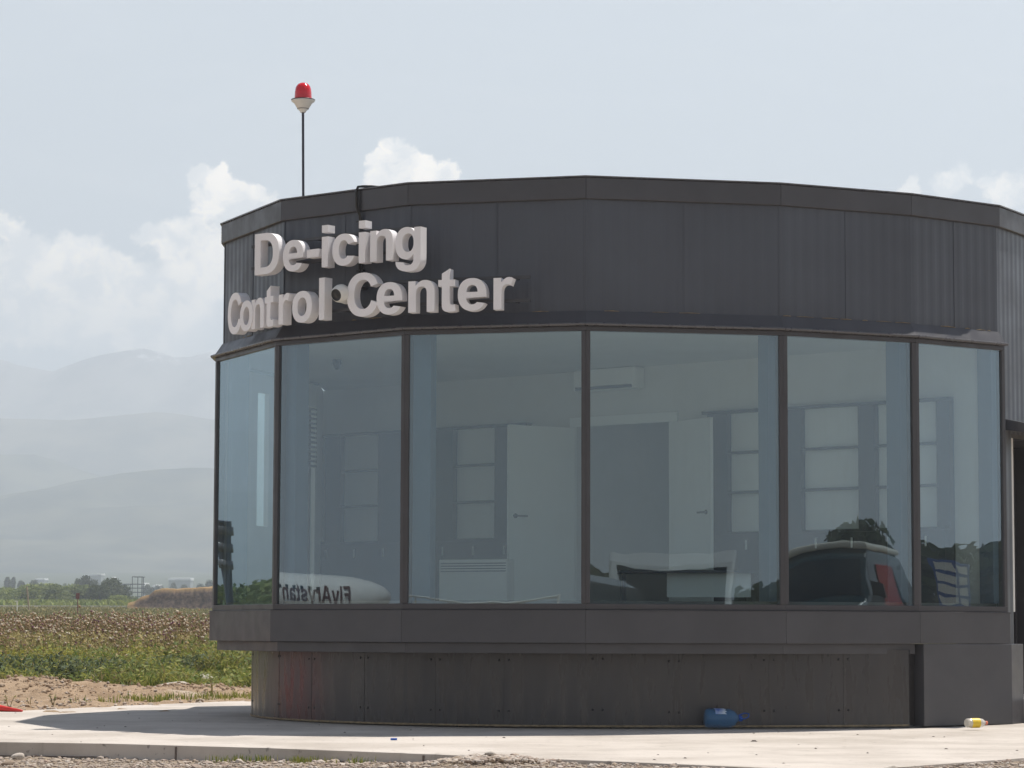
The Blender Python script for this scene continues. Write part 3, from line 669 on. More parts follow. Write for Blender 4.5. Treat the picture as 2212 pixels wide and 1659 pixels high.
MOUNDS = [(-7.3, 40.6, 1.1, 1.3, .22), (-6.6, 39.6, .7, 1.0, .08), (-5.35, 41.0, 1.2, 1.0, .07), (-4.6, 41.0, .8, 1.4, .07), (-3.3, 40.5, 1.0, .9, .07), (-2.6, 41.5, 1.0, .9, .06),
          (-8.5, 44, 2.5, 2.2, .15), (-4.6, 46.5, 1.2, 1.0, .16), (-.20, 20.75, .42, .55, .085), (.35, 20.0, .5, .4, .04), (3.9, 20.7, .5, .5, .03)]
xs = sorted(set([round(-12 + .11*k, 3) for k in range(0, 160)] + [-3600, -2000, -1000, -500, -250, -120, -60, -35, -22, -16, 6.5, 8, 11, 16, 25, 45, 90, 200, 500, 1000, 2000, 3600]))
ys = sorted(set([round(16 + .11*k, 3) for k in range(0, 100)] + [round(27 + .2*k, 3) for k in range(0, 120)] + [round(51 + 1.2*k*1.06**k, 2) for k in range(0, 36)] + [-1500, -900, -400, -150, -60, -25, -8, 0, 5, 9, 12, 14, 700, 900, 1100, 1300, 1500, 1800, 2200]))
ys = [y for y in ys if y <= 2200]
vs = []
for y in ys:
    for x in xs:
        z = ground_z(x, y)
        if 16 <= y <= 51 and -12 <= x <= 6:
            v3 = Vector((x, y, 0)); amp = .016 if y < 27 else .07
            inside = (y > 24.3 - .2 and -3 < x) and y < 31
            if not inside: z += amp*(mnoise.noise(v3*2.1) + .6*mnoise.noise(v3*5.3) + (.5*mnoise.noise(v3*11) if y > 30 else 0))
        elif y < 16 and y > -40: z += .01*mnoise.noise(Vector((x, y, 3))*1.3)
        if y < 30: z = min(z, zap(x, y) - .02)
        vs.append((x, y, z))
mb = MB(); nx = len(xs)
mb.add(vs, [(j*nx+i, j*nx+i+1, (j+1)*nx+i+1, (j+1)*nx+i) for j in range(len(ys)-1) for i in range(nx-1)], 0, True)
m = bpy.data.materials.new('ground_soil'); m.use_nodes = True; h = G(m.node_tree); b = m.node_tree.nodes['Principled BSDF']
co = h.n('ShaderNodeTexCoord').outputs['Object']; sp_ = h.n('ShaderNodeSeparateXYZ'); m.node_tree.links.new(co, sp_.inputs[0])
vor = h.n('ShaderNodeTexVoronoi'); m.node_tree.links.new(co, vor.inputs['Vector']); vor.inputs['Scale'].default_value = 26
vs_ = h.n('ShaderNodeSeparateColor'); m.node_tree.links.new(vor.outputs['Color'], vs_.inputs[0])
grav = h.mix(vs_.outputs[0], (.36, .29, .22), (.52, .46, .39)); grav = h.mix(h.ramp(vor.outputs['Distance'], .25, .6), grav, (.20, .155, .115))
grav = h.mix(h.ramp(h.noise(co, 1.2, 5), .35, .65), grav, (.40, .32, .235))
dirt = h.mix(h.ramp(h.noise(co, 1.6, 7, .65), .32, .68), (.47, .345, .23), (.31, .215, .135))
dirt = h.mix(h.ramp(h.noise(co, .7, 5, .6, .5), .55, .68), dirt, (.52, .43, .33))
dirt = h.mix(h.ramp(h.noise(co, 14, 3), .60, .72), dirt, (.20, .14, .09))
field = h.mix(h.ramp(h.noise(co, .35, 6, .6), .35, .65), (.17, .17, .06), (.26, .21, .09))
field = h.mix(h.ramp(h.noise(co, .02, 4, .5), .35, .65), field, (.12, .14, .045))
wob = h.m('ADD', sp_.outputs[1], h.m('MULTIPLY_ADD', h.noise(co, .9, 5), 5.0, -2.5))
c = h.mix(h.ramp(sp_.outputs[1], 26, 30), grav, dirt); c = h.mix(h.ramp(wob, 42.5, 45), c, field); c = h.mix(h.ramp(sp_.outputs[1], 500, 900), c, (.060, .075, .040))
h.put(b.inputs['Base Color'], c); b.inputs['Roughness'].default_value = .95; b.inputs['Specular IOR Level'].default_value = .2
bp_ = h.n('ShaderNodeBump'); bp_.inputs['Strength'].default_value = .9; bp_.inputs['Distance'].default_value = .05
h.put(bp_.inputs['Height'], h.noise(co, 22, 7, .7)); m.node_tree.links.new(bp_.outputs[0], b.inputs['Normal'])
M['soil'] = m
tag(mb.build('ground', m, None), kind='structure')
# apron: cast concrete slab with its front edge standing over the gravel
bm = bmesh.new(); rnd = random.Random(11); pts = []
ED = []
for a, b_ in zip(EDGE[:-1], EDGE[1:]):
    a, b_ = Vector(a), Vector(b_); n_ = max(1, int((b_-a).length/.09))
    for k in range(n_):
        q = a.lerp(b_, k/n_); d_ = (b_-a).normalized(); j = .010*mnoise.noise(Vector((q.x*3, q.y*3, 1))) + (-.03 if rnd.random() < .025 else 0)
        ED.append(q + Vector((d_.y, -d_.x))*j)
ED.append(Vector(EDGE[-1]))
mb = MB(); ne = len(ED); rndz = [0.006*mnoise.noise(Vector((q.x*6, q.y*6, 5))) for q in ED]
loop = ED + [Vector(q) for q in BACK]
top = [bm.verts.new((q.x, q.y, zap(q.x, q.y))) for q in loop]
mid = [bm.verts.new((q.x, q.y, zap(q.x, q.y) - .012)) for q in loop]
cc = Vector((0, 30))
low_ = [bm.verts.new(((q + (q-cc).normalized()*.012).x, (q + (q-cc).normalized()*.012).y, -.42)) for q in loop]
nl = len(loop)
inner = []
for k in range(nl):
    q = loop[k]; qi = q + (cc-q).normalized()*.012
    inner.append(bm.verts.new((qi.x, qi.y, zap(q.x, q.y) + .004)))
for k in range(nl):
    k2 = (k+1) % nl
    bm.faces.new((inner[k], inner[k2], top[k2], top[k])); bm.faces.new((top[k], top[k2], low_[k2], low_[k]))
for v_ in mid: bm.verts.remove(v_)
# the top as a grid trimmed to the outline, so that it can follow the fall of the slab
f = bm.faces.new(inner[::-1]); bmesh.ops.triangulate(bm, faces=[f])
for _ in range(2):
    long_e = [e for e in bm.edges if e.calc_length() > 1.5]
    if long_e: bmesh.ops.subdivide_edges(bm, edges=long_e, cuts=2); bmesh.ops.triangulate(bm, faces=[f_ for f_ in bm.faces if len(f_.verts) > 4])
for v_ in bm.verts:
    if v_.co.z > -.1: v_.co.z = min(v_.co.z, zap(v_.co.x, v_.co.y) + .004) if v_.co.z > -.001 + zap(v_.co.x, v_.co.y) else v_.co.z
bmesh.ops.recalc_face_normals(bm, faces=bm.faces)
me = bpy.data.meshes.new('apron'); bm.to_mesh(me); bm.free(); me.materials.append(M['concrete'])
apron = tag(link('apron', me), kind='structure')
mb = MB()                                              # shuttering joints and the lap of plastic film along the edge
for k in range(12, ne-2, 29):
    q = ED[k]; d_ = (ED[k+1]-ED[k-1]).normalized(); n_ = Vector((d_.y, -d_.x))
    mb.quadprism([q - d_*.006 - n_*.02, q + d_*.006 - n_*.02, q + d_*.006 + n_*.0135, q - d_*.006 + n_*.0135], -.3, zap(q.x, q.y) - .01)
M['joint'] = mat('concrete_joint', (.17, .13, .11), .9, var=.3, vscale=8)
mb.build('edge_joint', M['joint'], apron)
mb = MB()
for k in range(0, 120, 2):
    if k+2 < ne:
        q, q2 = ED[k], ED[k+2]; o1, o2 = (q-cc).normalized()*.013, (q2-cc).normalized()*.013
        za = zap(q.x, q.y) - .115 + .012*mnoise.noise(Vector((k*.06, 0, 0))); zb_ = zap(q2.x, q2.y) - .115 + .012*mnoise.noise(Vector(((k+2)*.06, 0, 0)))
        mb.tube([(q.x+o1.x, q.y+o1.y, za), (q2.x+o2.x, q2.y+o2.y, zb_)], .005, 5)
mb.build('film_edge', M['joint'], apron)
# ------------------------------------------------------------------ gravel and stones
def rock(rnd, n=1, flat=.6):
    bm = bmesh.new(); bmesh.ops.create_icosphere(bm, subdivisions=n, radius=1)
    sx, sy, sz = rnd.uniform(.7, 1.3), rnd.uniform(.6, 1.1), rnd.uniform(.35, .8)*flat/.6
    for v_ in bm.verts: v_.co = Vector((v_.co.x*sx, v_.co.y*sy, v_.co.z*sz))*(1 + rnd.uniform(-.16, .16) if n == 1 else 1)
    vs = [v_.co.copy() for v_ in bm.verts]; fs = [[v_.index for v_ in f_.verts] for f_ in bm.faces]; bm.free()
    return vs, fs
def stone_mat(name, cols, scale):
    m = bpy.data.materials.new(name); m.use_nodes = True; h = G(m.node_tree); b = m.node_tree.nodes['Principled BSDF']
    at_ = h.n('ShaderNodeAttribute', attribute_name='tone'); rp_ = h.n('ShaderNodeValToRGB'); m.node_tree.links.new(at_.outputs['Fac'], rp_.inputs[0])
    el = rp_.color_ramp.elements; el[0].color = (*cols[0], 1); el[1].color = (*cols[-1], 1)
    for k, c in enumerate(cols[1:-1]): e = el.new((k+1)/(len(cols)-1)); e.color = (*c, 1)
    co = h.n('ShaderNodeTexCoord').outputs['Object']
    h.put(b.inputs['Base Color'], h.mix(h.m('MULTIPLY', h.ramp(h.noise(co, scale, 5), .35, .7), .45), rp_.outputs[0], (.22, .18, .14)))
    b.inputs['Roughness'].default_value = .85; b.inputs['Specular IOR Level'].default_value = .3
    return m
M['stone'] = stone_mat('river_gravel', [(.30, .23, .17), (.46, .38, .30), (.38, .31, .26), (.58, .52, .45), (.33, .24, .19), (.62, .57, .50)], 20)
def scatter_rocks(name, n, area, size, seed, label=None, kind=None, mat_=None, flat=.6):
    rnd = random.Random(seed); vs, fs, tone = [], [], []
    protos = [rock(rnd, 1, flat) for _ in range(14)]
    cnt = 0
    while cnt < n:
        x, y, zf = area(rnd)
        if zf is None: continue
        pv, pf = protos[rnd.randrange(14)]; s = size(rnd); mm = Matrix.Rotation(rnd.uniform(0, 6.28), 3, 'Z') @ Matrix.Rotation(rnd.uniform(-.4, .4), 3, 'X')
        o = len(vs); tn = rnd.random()
        for q in pv: p = mm @ q; vs.append((x + p.x*s, y + p.y*s, zf + p.z*s)); tone.append(tn)
        fs += [tuple(i+o for i in f_) for f_ in pf]; cnt += 1
    me = bpy.data.meshes.new(name); me.from_pydata(vs, [], fs)
    a = me.attributes.new('tone', 'FLOAT', 'POINT'); a.data.foreach_set('value', tone)
    me.materials.append(mat_ or M['stone']); o = link(name, me)
    return tag(o, label, None, None, kind)
def inpoly(x, y, P):
    r = False; j = len(P)-1
    for i in range(len(P)):
        if (P[i][1] > y) != (P[j][1] > y) and x < (P[j][0]-P[i][0])*(y-P[i][1])/(P[j][1]-P[i][1]) + P[i][0]: r = not r
        j = i
    return r
OUT = [(q.x, q.y) for q in ED] + BACK
def gz2(x, y):
    v3 = Vector((x, y, 0)); return min(ground_z(x, y) + (.016 if y < 27 else .07)*(mnoise.noise(v3*2.1) + .6*mnoise.noise(v3*5.3) + (.5*mnoise.noise(v3*11) if y > 30 else 0)), 9)
def front_area(rnd):
    x = rnd.uniform(-6.5, 5.6); y = rnd.uniform(17.4, 24.2)
    if inpoly(x, y, OUT): return x, y, None
    return x, y, min(gz2(x, y), zap(x, y) - .02) + .004
scatter_rocks('gravel', 15000, front_area, lambda r: .008 + .018*r.random()**2.2 + (.02 if r.random() < .04 else 0), 5, kind='stuff')
def pile_area(rnd):
    x, y = rnd.gauss(-.15, .26), rnd.gauss(20.85, .22)
    if inpoly(x, y, OUT): return x, y, None
    return x, y, min(gz2(x, y), zap(x, y) - .02) + .03*math.exp(-((x+.1)/.3)**2) + .01*rnd.random()
scatter_rocks('gravel_heap', 420, pile_area, lambda r: r.uniform(.014, .038), 8, kind='stuff')
def back_area(rnd):
    x = rnd.uniform(-9.5, -2.0); y = rnd.uniform(31.5, 45)
    if inpoly(x, y, OUT): return x, y, None
    if y > 36 and rnd.random() < .45: return x, y, None
    return x, y, gz2(x, y) + .002
scatter_rocks('rubble', 2600, back_area, lambda r: .010 + .03*r.random()**3 + (.03 if r.random() < .03 else 0), 6, kind='stuff')
M['clod'] = stone_mat('dry_clod', [(.27, .18, .11), (.40, .28, .175), (.34, .235, .15), (.46, .36, .26)], 20)
def clod_area(rnd):
    if rnd.random() < .7:
        gx, gy, rx, ry, hh = MOUNDS[rnd.randrange(6)]; x, y = rnd.gauss(gx, rx*.6), rnd.gauss(gy, ry*.6)
    else: x, y = rnd.uniform(-9.5, -2.0), rnd.uniform(33, 44)
    if inpoly(x, y, OUT) or y > 45: return x, y, None
    return x, y, gz2(x, y) + .004
scatter_rocks('rubble', 2200, clod_area, lambda r: .010 + .04*r.random()**4, 16, kind='stuff', mat_=M['clod'])
def stone(px, y, sx, sy, sz, label, col=2, rz=.3, tilt=0.0, name='stone', dz=0.0):
    rnd = random.Random(int(px)); bm = bmesh.new(); bmesh.ops.create_icosphere(bm, subdivisions=4, radius=1)
    for v_ in bm.verts:
        n_ = 1 + .10*mnoise.noise(v_.co*1.3 + Vector((px, 0, 0))) + .025*mnoise.noise(v_.co*5 + Vector((px, 3, 0)))
        v_.co = Vector((v_.co.x*sx*(1 - .22*v_.co.x*.6), v_.co.y*sy, v_.co.z*sz))*n_
        v_.co.z *= (1 + .25*v_.co.x/sx)
    bm.transform(Matrix.Rotation(tilt, 4, 'Y') @ Matrix.Identity(4)); bm.transform(Matrix.Rotation(rz, 4, 'Z'))
    me = bpy.data.meshes.new(name); bm.to_mesh(me); bm.free(); me.polygons.foreach_set('use_smooth', [True]*len(me.polygons))
    a = me.attributes.new('tone', 'FLOAT', 'POINT'); a.data.foreach_set('value', [col/5]*len(me.vertices)); me.materials.append(M['stone'])
    o = link(name, me); x = at(px, 1600, y).x; o.location = (x, y, min(gz2(x, y), zap(x, y) - .02) + sz*.62 + dz); return tag(o, label, 'stone')
stone(41, 23.55, .060, .045, .034, 'smooth grey-beige cobble against the left end of the concrete edge', 3, .1)
stone(1059, 20.95, .040, .032, .020, 'pale flat pebble on the gravel heap by the concrete edge', 5, .2, dz=.05)
stone(18, 22.55, .052, .040, .030, 'dark angular stone in the gravel at the far left corner', 0, .8)
stone(1925, 19.35, .050, .036, .026, 'cream stone at the apron corner in the gravel', 5, .4, dz=.02)
for px, y, sx, sz, lb in ((378, 42.2, .28, .10, 'whitish lump of broken concrete in the grass edge, near the middle of the dirt'), (430, 43.0, .20, .07, 'low pale rubble block lying close to the plinth in the weeds'),
                          (215, 41.2, .30, .06, 'flat pale slab of dried concrete in the bare earth'), (430, 44.5, .30, .14, 'pale boulder half sunk in weeds behind the dirt')):
    stone(px, y, sx, .18, sz, lb, 5, .2, name='rubble_block')
# ------------------------------------------------------------------ litter
bt_ = thing('water_bottle', (at(1563, 1566, 27.05).x, 26.72, 0), 'large blue plastic water bottle with a handle, lying against the plinth', 'bottle')
q0, q1 = at(1523, 1548, 26.72), at(1590, 1553, 26.72); ax = Vector((q1.x - q0.x, .05, -.006)).normalized()
br = .095; base = Vector((q0.x, 26.72, br + .006))
mmx = Matrix.Translation(base) @ ax.to_track_quat('Z', 'Y').to_matrix().to_4x4()
prof = [(0, .004), (.06, .0), (.085, .008), (.093, .03)]
for k in range(7): prof += [(.095, .04 + k*.026), (.090, .048 + k*.026), (.095, .056 + k*.026)]
prof += [(.095, .225), (.088, .26), (.068, .295), (.035, .325), (.024, .335), (.024, .35)]
M['pet'] = clear_plastic('blue_pet', (.04, .15, .30), .5)
mb = MB(); mb.lathe(prof, 28, 0, mmx); mb.build('body', M['pet'], bt_)
M['bluecap'] = mat('blue_cap', (.01, .09, .42), .4)
mb = MB(); mb.lathe([(.0, .372), (.026, .37), (.028, .345), (.028, .338)], 18, 0, mmx); mb.build('cap', M['bluecap'], bt_)
mb = MB(); mb.tube([mmx @ Vector((.0, .03, .335)), mmx @ Vector((-.015, .055, .39)), mmx @ Vector((-.05, .05, .425)), mmx @ Vector((-.075, .02, .415)), mmx @ Vector((-.06, .0, .385)), mmx @ Vector((-.03, .0, .345))], .006, 8); mb.build('handle', M['bluecap'], bt_)
M['lab'] = mat('bottle_label', (.55, .62, .66), .4, col2=(.03, .10, .38), vscale=9)
mb = MB(); n_ = 14
upv = mmx.to_3x3().inverted() @ Vector((0, -.35, .93)); a_c = math.atan2(upv.y, upv.x)
vs = [mmx @ Vector((.0965*math.cos(a_c + (k/n_-.5)*1.5), .0965*math.sin(a_c + (k/n_-.5)*1.5), z + .012*math.sin(k*1.9)*(z > .1))) for z in (.085, .19) for k in range(n_+1)]
mb.add(vs, [(k, k+1, n_+2+k, n_+1+k) for k in range(n_)], 0, True); mb.build('label', M['lab'], bt_)
yb = 27.0
jb_ = thing('juice_bottle', (at(2104, 1566, yb).x, yb, 0), 'small clear bottle with a yellow label, lying in the sun by the pier', 'bottle')
ax = Vector((.93, .36, 0)); rr = .047; base = Vector((at(2084, 1566, yb).x, yb - .07, rr + .006))
mmx = Matrix.Translation(base) @ ax.to_track_quat('Z', 'Y').to_matrix().to_4x4()
M['clear'] = clear_plastic('clear_pet', (.75, .68, .60), .55); M['yel'] = mat('yellow_label', (.80, .55, .03), .4, var=.15, vscale=12)
mb = MB(); mb.lathe([(0, .006), (.02, .010), (.036, .0), (.044, .012), (rr, .05), (rr*.99, .15), (.042, .18), (.03, .20), (.017, .213), (.017, .225)], 26, 0, mmx); mb.build('body', M['clear'], jb_)
mb = MB(); mb.lathe([(rr+.001, .055), (rr+.0012, .145)], 26, 0, mmx); mb.build('label', M['yel'], jb_)
M['orange'] = mat('orange_cap', (.62, .16, .08), .4)
mb = MB(); mb.lathe([(.0, .240), (.018, .239), (.0195, .225), (.0195, .216)], 18, 0, mmx); mb.build('cap', M['orange'], jb_)
q = at(850.5, 1592.5, 24.3); mb = MB(); q.z = zap(q.x, q.y) + .005
mb.box((q.x-.028, q.y-.02, q.z), (q.x+.030, q.y+.03, q.z+.016), 0); tag(mb.build('bottle_cap', M['bluecap'], None, .004), 'tiny blue plastic lid lying at the edge of the shadow on the concrete', 'litter')
rnd = random.Random(77); M['twig'] = mat('dark_debris', (.07, .055, .045), .9)
def bits():
    mb = MB()
    for k in range(90):
        x = rnd.uniform(-6, 4.6); y = rnd.uniform(20, 31)
        if not inpoly(x, y, OUT) or inpoly(x, y, [tuple(p) for p in pl]): continue
        s = rnd.uniform(.005, .013) * (1.6 if rnd.random() < .12 else 1); a_ = rnd.uniform(0, 6.28)
        mm = Matrix.Translation((x, y, zap(x, y) + .005)) @ Matrix.Rotation(a_, 4, 'Z')
        mb.add([mm @ Vector(q) for q in ((-s*1.6, -s*.5, 0), (s*1.2, -s*.6, 0), (s*1.7, s*.4, 0), (-s, s*.6, 0), (-s*.6, 0, s*.55), (s*.7, 0, s*.6))], [(0,1,5,4), (1,2,5), (2,3,4,5), (3,0,4)])
    return mb
tag(bits().build('crumbs', M['twig'], None), kind='stuff')
# lying traffic cone at the left end, a red barrier beyond the frame edge
qt, qb = at(49, 1533.5, 31.1), at(-150, 1527, 31.5); qt.z = .016; qb.z = .125
tc_ = thing('traffic_cone', (qb.x, qb.y, 0), 'red traffic cone lying on its side at the far left edge of the concrete', 'traffic cone')
axc = (qb - qt); Lc = axc.length; mmx = Matrix.Translation(qt) @ axc.to_track_quat('Z', 'Y').to_matrix().to_4x4()
mb = MB(); mb.lathe([(0, 0), (.010, .002), (.014, .02), (.115, Lc - .02), (.115, Lc)], 26, 0, mmx); mb.build('body', M['red'], tc_)
mb = MB(); mb.box((-.17, -.17, Lc), (.17, .17, Lc + .035), 0, mmx); mb.build('base', M['red'], tc_, .01)
for k, (x, y) in enumerate(((-8.4, 30.4), (-8.6, 32.5))):
    if k == 0:
        b0 = thing('road_barrier', (x, y, 0), 'red plastic road barrier standing left of the apron, nearer one of two', 'barrier', 'red plastic barriers left of the apron')
        mb = MB(); mb.add([(x+u, y+v_, z) for v_ in (-.95, .95) for (u, z) in ((-.2, -.05), (.2, -.05), (.2, .14), (.09, .26), (.08, .48), (-.08, .48), (-.09, .26), (-.2, .14))],
                [(0,1,2,3,4,5,6,7), (15,14,13,12,11,10,9,8)] + [(i, i+8, (i+1) % 8 + 8, (i+1) % 8) for i in range(8)]); mb.build('body', M['red'], b0, .02)
        mb = MB(); mb.lathe([(0, .02), (.05, .02), (.05, 0)], 14, 0, Matrix.Translation((x, y, .48))); mb.build('filler_cap', M['white_plastic'], b0)
    else:
        c_ = copy_tree(b0, (x, y, 0), .06); c_['label'] = 'red plastic road barrier standing left of the apron, farther one of two'
# ------------------------------------------------------------------ vegetation
def leafmat(name, a, b_, scale=1.5, trans=.25):
    m = bpy.data.materials.new(name); m.use_nodes = True; t = m.node_tree; h = G(t); b = t.nodes['Principled BSDF']
    co = h.n('ShaderNodeTexCoord').outputs['Object']; rp_ = h.n('ShaderNodeNewGeometry').outputs['Random Per Island']
    f = h.m('ADD', h.m('MULTIPLY', h.noise(co, scale, 4), .6), h.m('MULTIPLY', rp_, .5))
    col = h.mix(h.ramp(f, .25, .8), a, b_); h.put(b.inputs['Base Color'], col); b.inputs['Roughness'].default_value = .7; b.inputs['Specular IOR Level'].default_value = .25
    tr = h.n('ShaderNodeBsdfTranslucent'); t.links.new(col, tr.inputs[0]); mx = h.n('ShaderNodeMixShader'); mx.inputs[0].default_value = trans
    t.links.new(b.outputs[0], mx.inputs[1]); t.links.new(tr.outputs[0], mx.inputs[2]); t.links.new(mx.outputs[0], t.nodes['Material Output'].inputs[0])
    return m
M['grass'] = leafmat('green_grass', (.12, .18, .03), (.38, .36, .09), .9, .35)
M['drygrass'] = leafmat('dry_grass', (.30, .22, .10), (.42, .33, .17), .9)
M['herb'] = leafmat('herb_leaf', (.10, .15, .035), (.24, .26, .08), 1.2, .35)
M['tstem'] = leafmat('thistle_stem', (.23, .21, .075), (.42, .33, .14), 1.2, .3)
M['thead'] = leafmat('thistle_head', (.27, .16, .09), (.52, .36, .22), 1.2, .1)
M['tpurple'] = leafmat('thistle_flower', (.20, .065, .13), (.32, .15, .20), 1.2, .2)
M['tdown'] = leafmat('thistle_down', (.60, .47, .34), (.74, .66, .53), 1.2, .2)
M['tdry'] = leafmat('dry_thistle_leaf', (.30, .20, .08), (.46, .33, .14), 1.2, .2)
def thistle(rnd, mb, o=(0, 0, 0), dry=.4, hmax=1.25, simple=False):
    o = Vector(o); H = hmax*rnd.uniform(.72, 1.0); lean = Vector((rnd.uniform(-.12, .12), rnd.uniform(-.12, .12), 0))
    def stemp(t): return o + Vector((0, 0, H*t)) + lean*(t*t*H)
    mb.tube([stemp(0), stemp(.35), stemp(.7), stemp(1)], [.009, .007, .005, .003], 3, 0, False)
    tips = [(stemp(1), Vector((0, 0, 1)))]
    for k in range(rnd.randint(3, 6)):
        t = rnd.uniform(.45, .92); a = rnd.uniform(0, 6.28); l = rnd.uniform(.12, .34); p0 = stemp(t)
        d = Vector((math.cos(a)*.6, math.sin(a)*.6, .8)); p1 = p0 + d*l*.5; p2 = p1 + Vector((d.x*.2, d.y*.2, 1.0))*l*.5
        mb.tube([p0, p1, p2], [.005, .004, .003], 3, 0, False); tips.append((p2, d))
    for k in range(rnd.randint(7, 13) if not simple else 5):
        t = rnd.uniform(.03, .85); a = rnd.uniform(0, 6.28); l = rnd.uniform(.10, .24)*(1.25 - .6*t); p0 = stemp(t); w_ = l*.16
        d = Vector((math.cos(a), math.sin(a), rnd.uniform(.1, .9))).normalized(); s = d.cross(Vector((0, 0, 1))).normalized()*w_
        pm = p0 + d*l*.5; pe = p0 + d*l + Vector((0, 0, -l*.35)); mb.add([p0, pm + s, pe, pm - s], [(0, 1, 2, 3)], 5 if rnd.random() < dry else 1)
    for p, d in tips:
        r = rnd.uniform(.014, .026); kind = rnd.random(); d = (d + Vector((rnd.uniform(-.4, .4), rnd.uniform(-.4, .4), .2))).normalized()
        mm = Matrix.Translation(p) @ d.to_track_quat('Z', 'Y').to_matrix().to_4x4()
        mb.lathe([(.002, -r*.3), (r, .3*r), (r*1.05, r), (r*.55, r*1.8)], 6, 2, mm)
        if kind < .16: mb.lathe([(r*.55, r*1.7), (r*1.15, r*2.5), (r*.3, r*2.75)], 6, 3, mm)
        elif kind < .42: mb.lathe([(r*.5, r*1.6), (r*1.4, r*2.2), (r*.9, r*2.9), (.001, r*3.1)], 6, 4, mm)
        else: mb.lathe([(r*.5, r*1.75), (.001, r*2.1)], 6, 2, mm)
TM = [M['tstem'], M['herb'], M['thead'], M['tpurple'], M['tdown'], M['tdry']]
rnd = random.Random(21); protos = []
for k in range(12):
    mb = MB(); thistle(rnd, mb, dry=.35 if k < 7 else .75, hmax=1.12); o = mb.build('thistle', TM); protos.append(o)
first = [True]*12; spots = []
for k in range(270):
    y = 50.6 + 8.5*(k/270)**1.3 + rnd.uniform(-.4, .4); half = 1.0
    if k % 6 == 0: y = rnd.uniform(46.0, 50.6)
    x0, x1 = -y*.192, -y*.098 + .9
    spots.append((rnd.uniform(x0, x1), y))
for x, y in spots:
    kx = (x + y*.19)/(y*.09); k = rnd.randrange(7) if rnd.random() > .25 + .5*kx else rnd.randrange(7, 12)
    if first[k]: o = protos[k]; first[k] = False
    else: o = protos[k].copy(); C.objects.link(o)
    o.location = (x, y, ground_z(x, y) - .02); o.rotation_euler.z = rnd.uniform(0, 6.28); s = rnd.uniform(.66, .93) + .12*max(0, kx - .4) + (.22 if rnd.random() < .07 else 0); o.scale = (s, s, s)
    tag(o, 'tall thistle with brownish downy heads in the front of the stand beside the building', 'thistle', 'thistles in the front of the stand')
mb = MB()
for k in range(900):
    y = rnd.uniform(58, 80); x = rnd.uniform(-y*.205, -y*.06) ; thistle(rnd, mb, (x, y, ground_z(x, y) - .02), .45, .95, True)
for k in range(700):
    y = rnd.uniform(50, 85); x = rnd.uniform(-34, -y*.21) if rnd.random() < .75 else rnd.uniform(-3, 10); thistle(rnd, mb, (x, y, ground_z(x, y) - .02), .45, .95, True)
o = mb.build('thistle_field', TM); tag(o, kind='stuff')
def blades(name, n, area, hgt, mat_, seed, wid=.012, spread=.35, clump=None):
    rnd = random.Random(seed); vs, fs = [], []; c = 0
    while c < n:
        r_ = area(rnd)
        if r_ is None: continue
        x, y, z, sc = r_; a = rnd.uniform(0, 6.28); H = hgt*sc*rnd.uniform(.45, 1.1); b_ = rnd.uniform(0, 6.28); l = H*rnd.uniform(.1, spread*1.6); w_ = wid*rnd.uniform(.6, 1.5)
        dx, dy = math.cos(a)*w_, math.sin(a)*w_; ox, oy = math.cos(b_)*l, math.sin(b_)*l; o = len(vs)
        vs += [(x-dx, y-dy, z), (x+dx, y+dy, z), (x+dx*.8+ox*.35, y+dy*.8+oy*.35, z+H*.6), (x-dx*.8+ox*.35, y-dy*.8+oy*.35, z+H*.6), (x+ox, y+oy, z+H)]
        fs += [(o, o+1, o+2, o+3), (o+3, o+2, o+4)]; c += 1
    me = bpy.data.meshes.new(name); me.from_pydata(vs, [], fs); me.materials.append(mat_); return tag(link(name, me), kind='stuff')
def bank(rnd):
    y = rnd.uniform(41.5, 55); x = rnd.uniform(-y*.21, -y*.055)
    e = 42.7 + 1.3*mnoise.noise(Vector((x*.7, 0, 2))) + (1.1 if x < -7 else 0)
    if y < e or rnd.random() > .35 + .65*min(1, (y-e)/1.2): return None
    q = .35 + 1.25*max(0, mnoise.noise(Vector((x*.9, y*.6, 0))) + .15) + .035*(y - 44)
    return x, y, gz2(x, y) - .02, q
blades('grass', 34000, bank, .36, M['grass'], 31, .012, .8)
blades('dry_grass', 9000, bank, .46, M['drygrass'], 32, .008, .7)
def herbage(n, area, seed, mat_, hgt, leaf):
    """low leafy ground cover: small tilted leaves in uneven clumps"""
    rnd = random.Random(seed); vs, fs = [], []; c = 0
    while c < n:
        r_ = area(rnd)
        if r_ is None: continue
        x, y, z, sc = r_; z += hgt*sc*rnd.random()**.8; d = Vector((rnd.gauss(0, 1), rnd.gauss(0, 1), rnd.gauss(.3, .6))).normalized(); sd_ = d.cross(Vector((rnd.gauss(0, .4), rnd.gauss(0, .4), 1))).normalized()
        l = leaf*rnd.uniform(.5, 1.5); w_ = l*rnd.uniform(.25, .45); p = Vector((x, y, z)); o = len(vs)
        vs += [p - d*l, p + sd_*w_, p + d*l, p - sd_*w_]; fs.append((o, o+1, o+2, o+3)); c += 1
    me = bpy.data.meshes.new('undergrowth'); me.from_pydata([tuple(q) for q in vs], [], fs); me.materials.append(mat_); return tag(link('undergrowth', me), kind='stuff')
herbage(30000, bank, 51, M['grass'], .46, .045)
herbage(16000, bank, 52, M['herb'], .55, .055)
M['yellowherb'] = leafmat('yellow_flowering_herb', (.24, .22, .03), (.36, .33, .05), 1.0)
def patch(rnd):
    x, y, r_ = rnd.choice([(-8.6, 47.5, .9), (-7.6, 47.0, .5), (-6.4, 46.6, .5), (-5.6, 48.0, .6), (-9.4, 48.5, .7)]); x += rnd.gauss(0, r_*.6); y += rnd.gauss(0, r_*.5)
    return x, y, gz2(x, y) + .30, .8
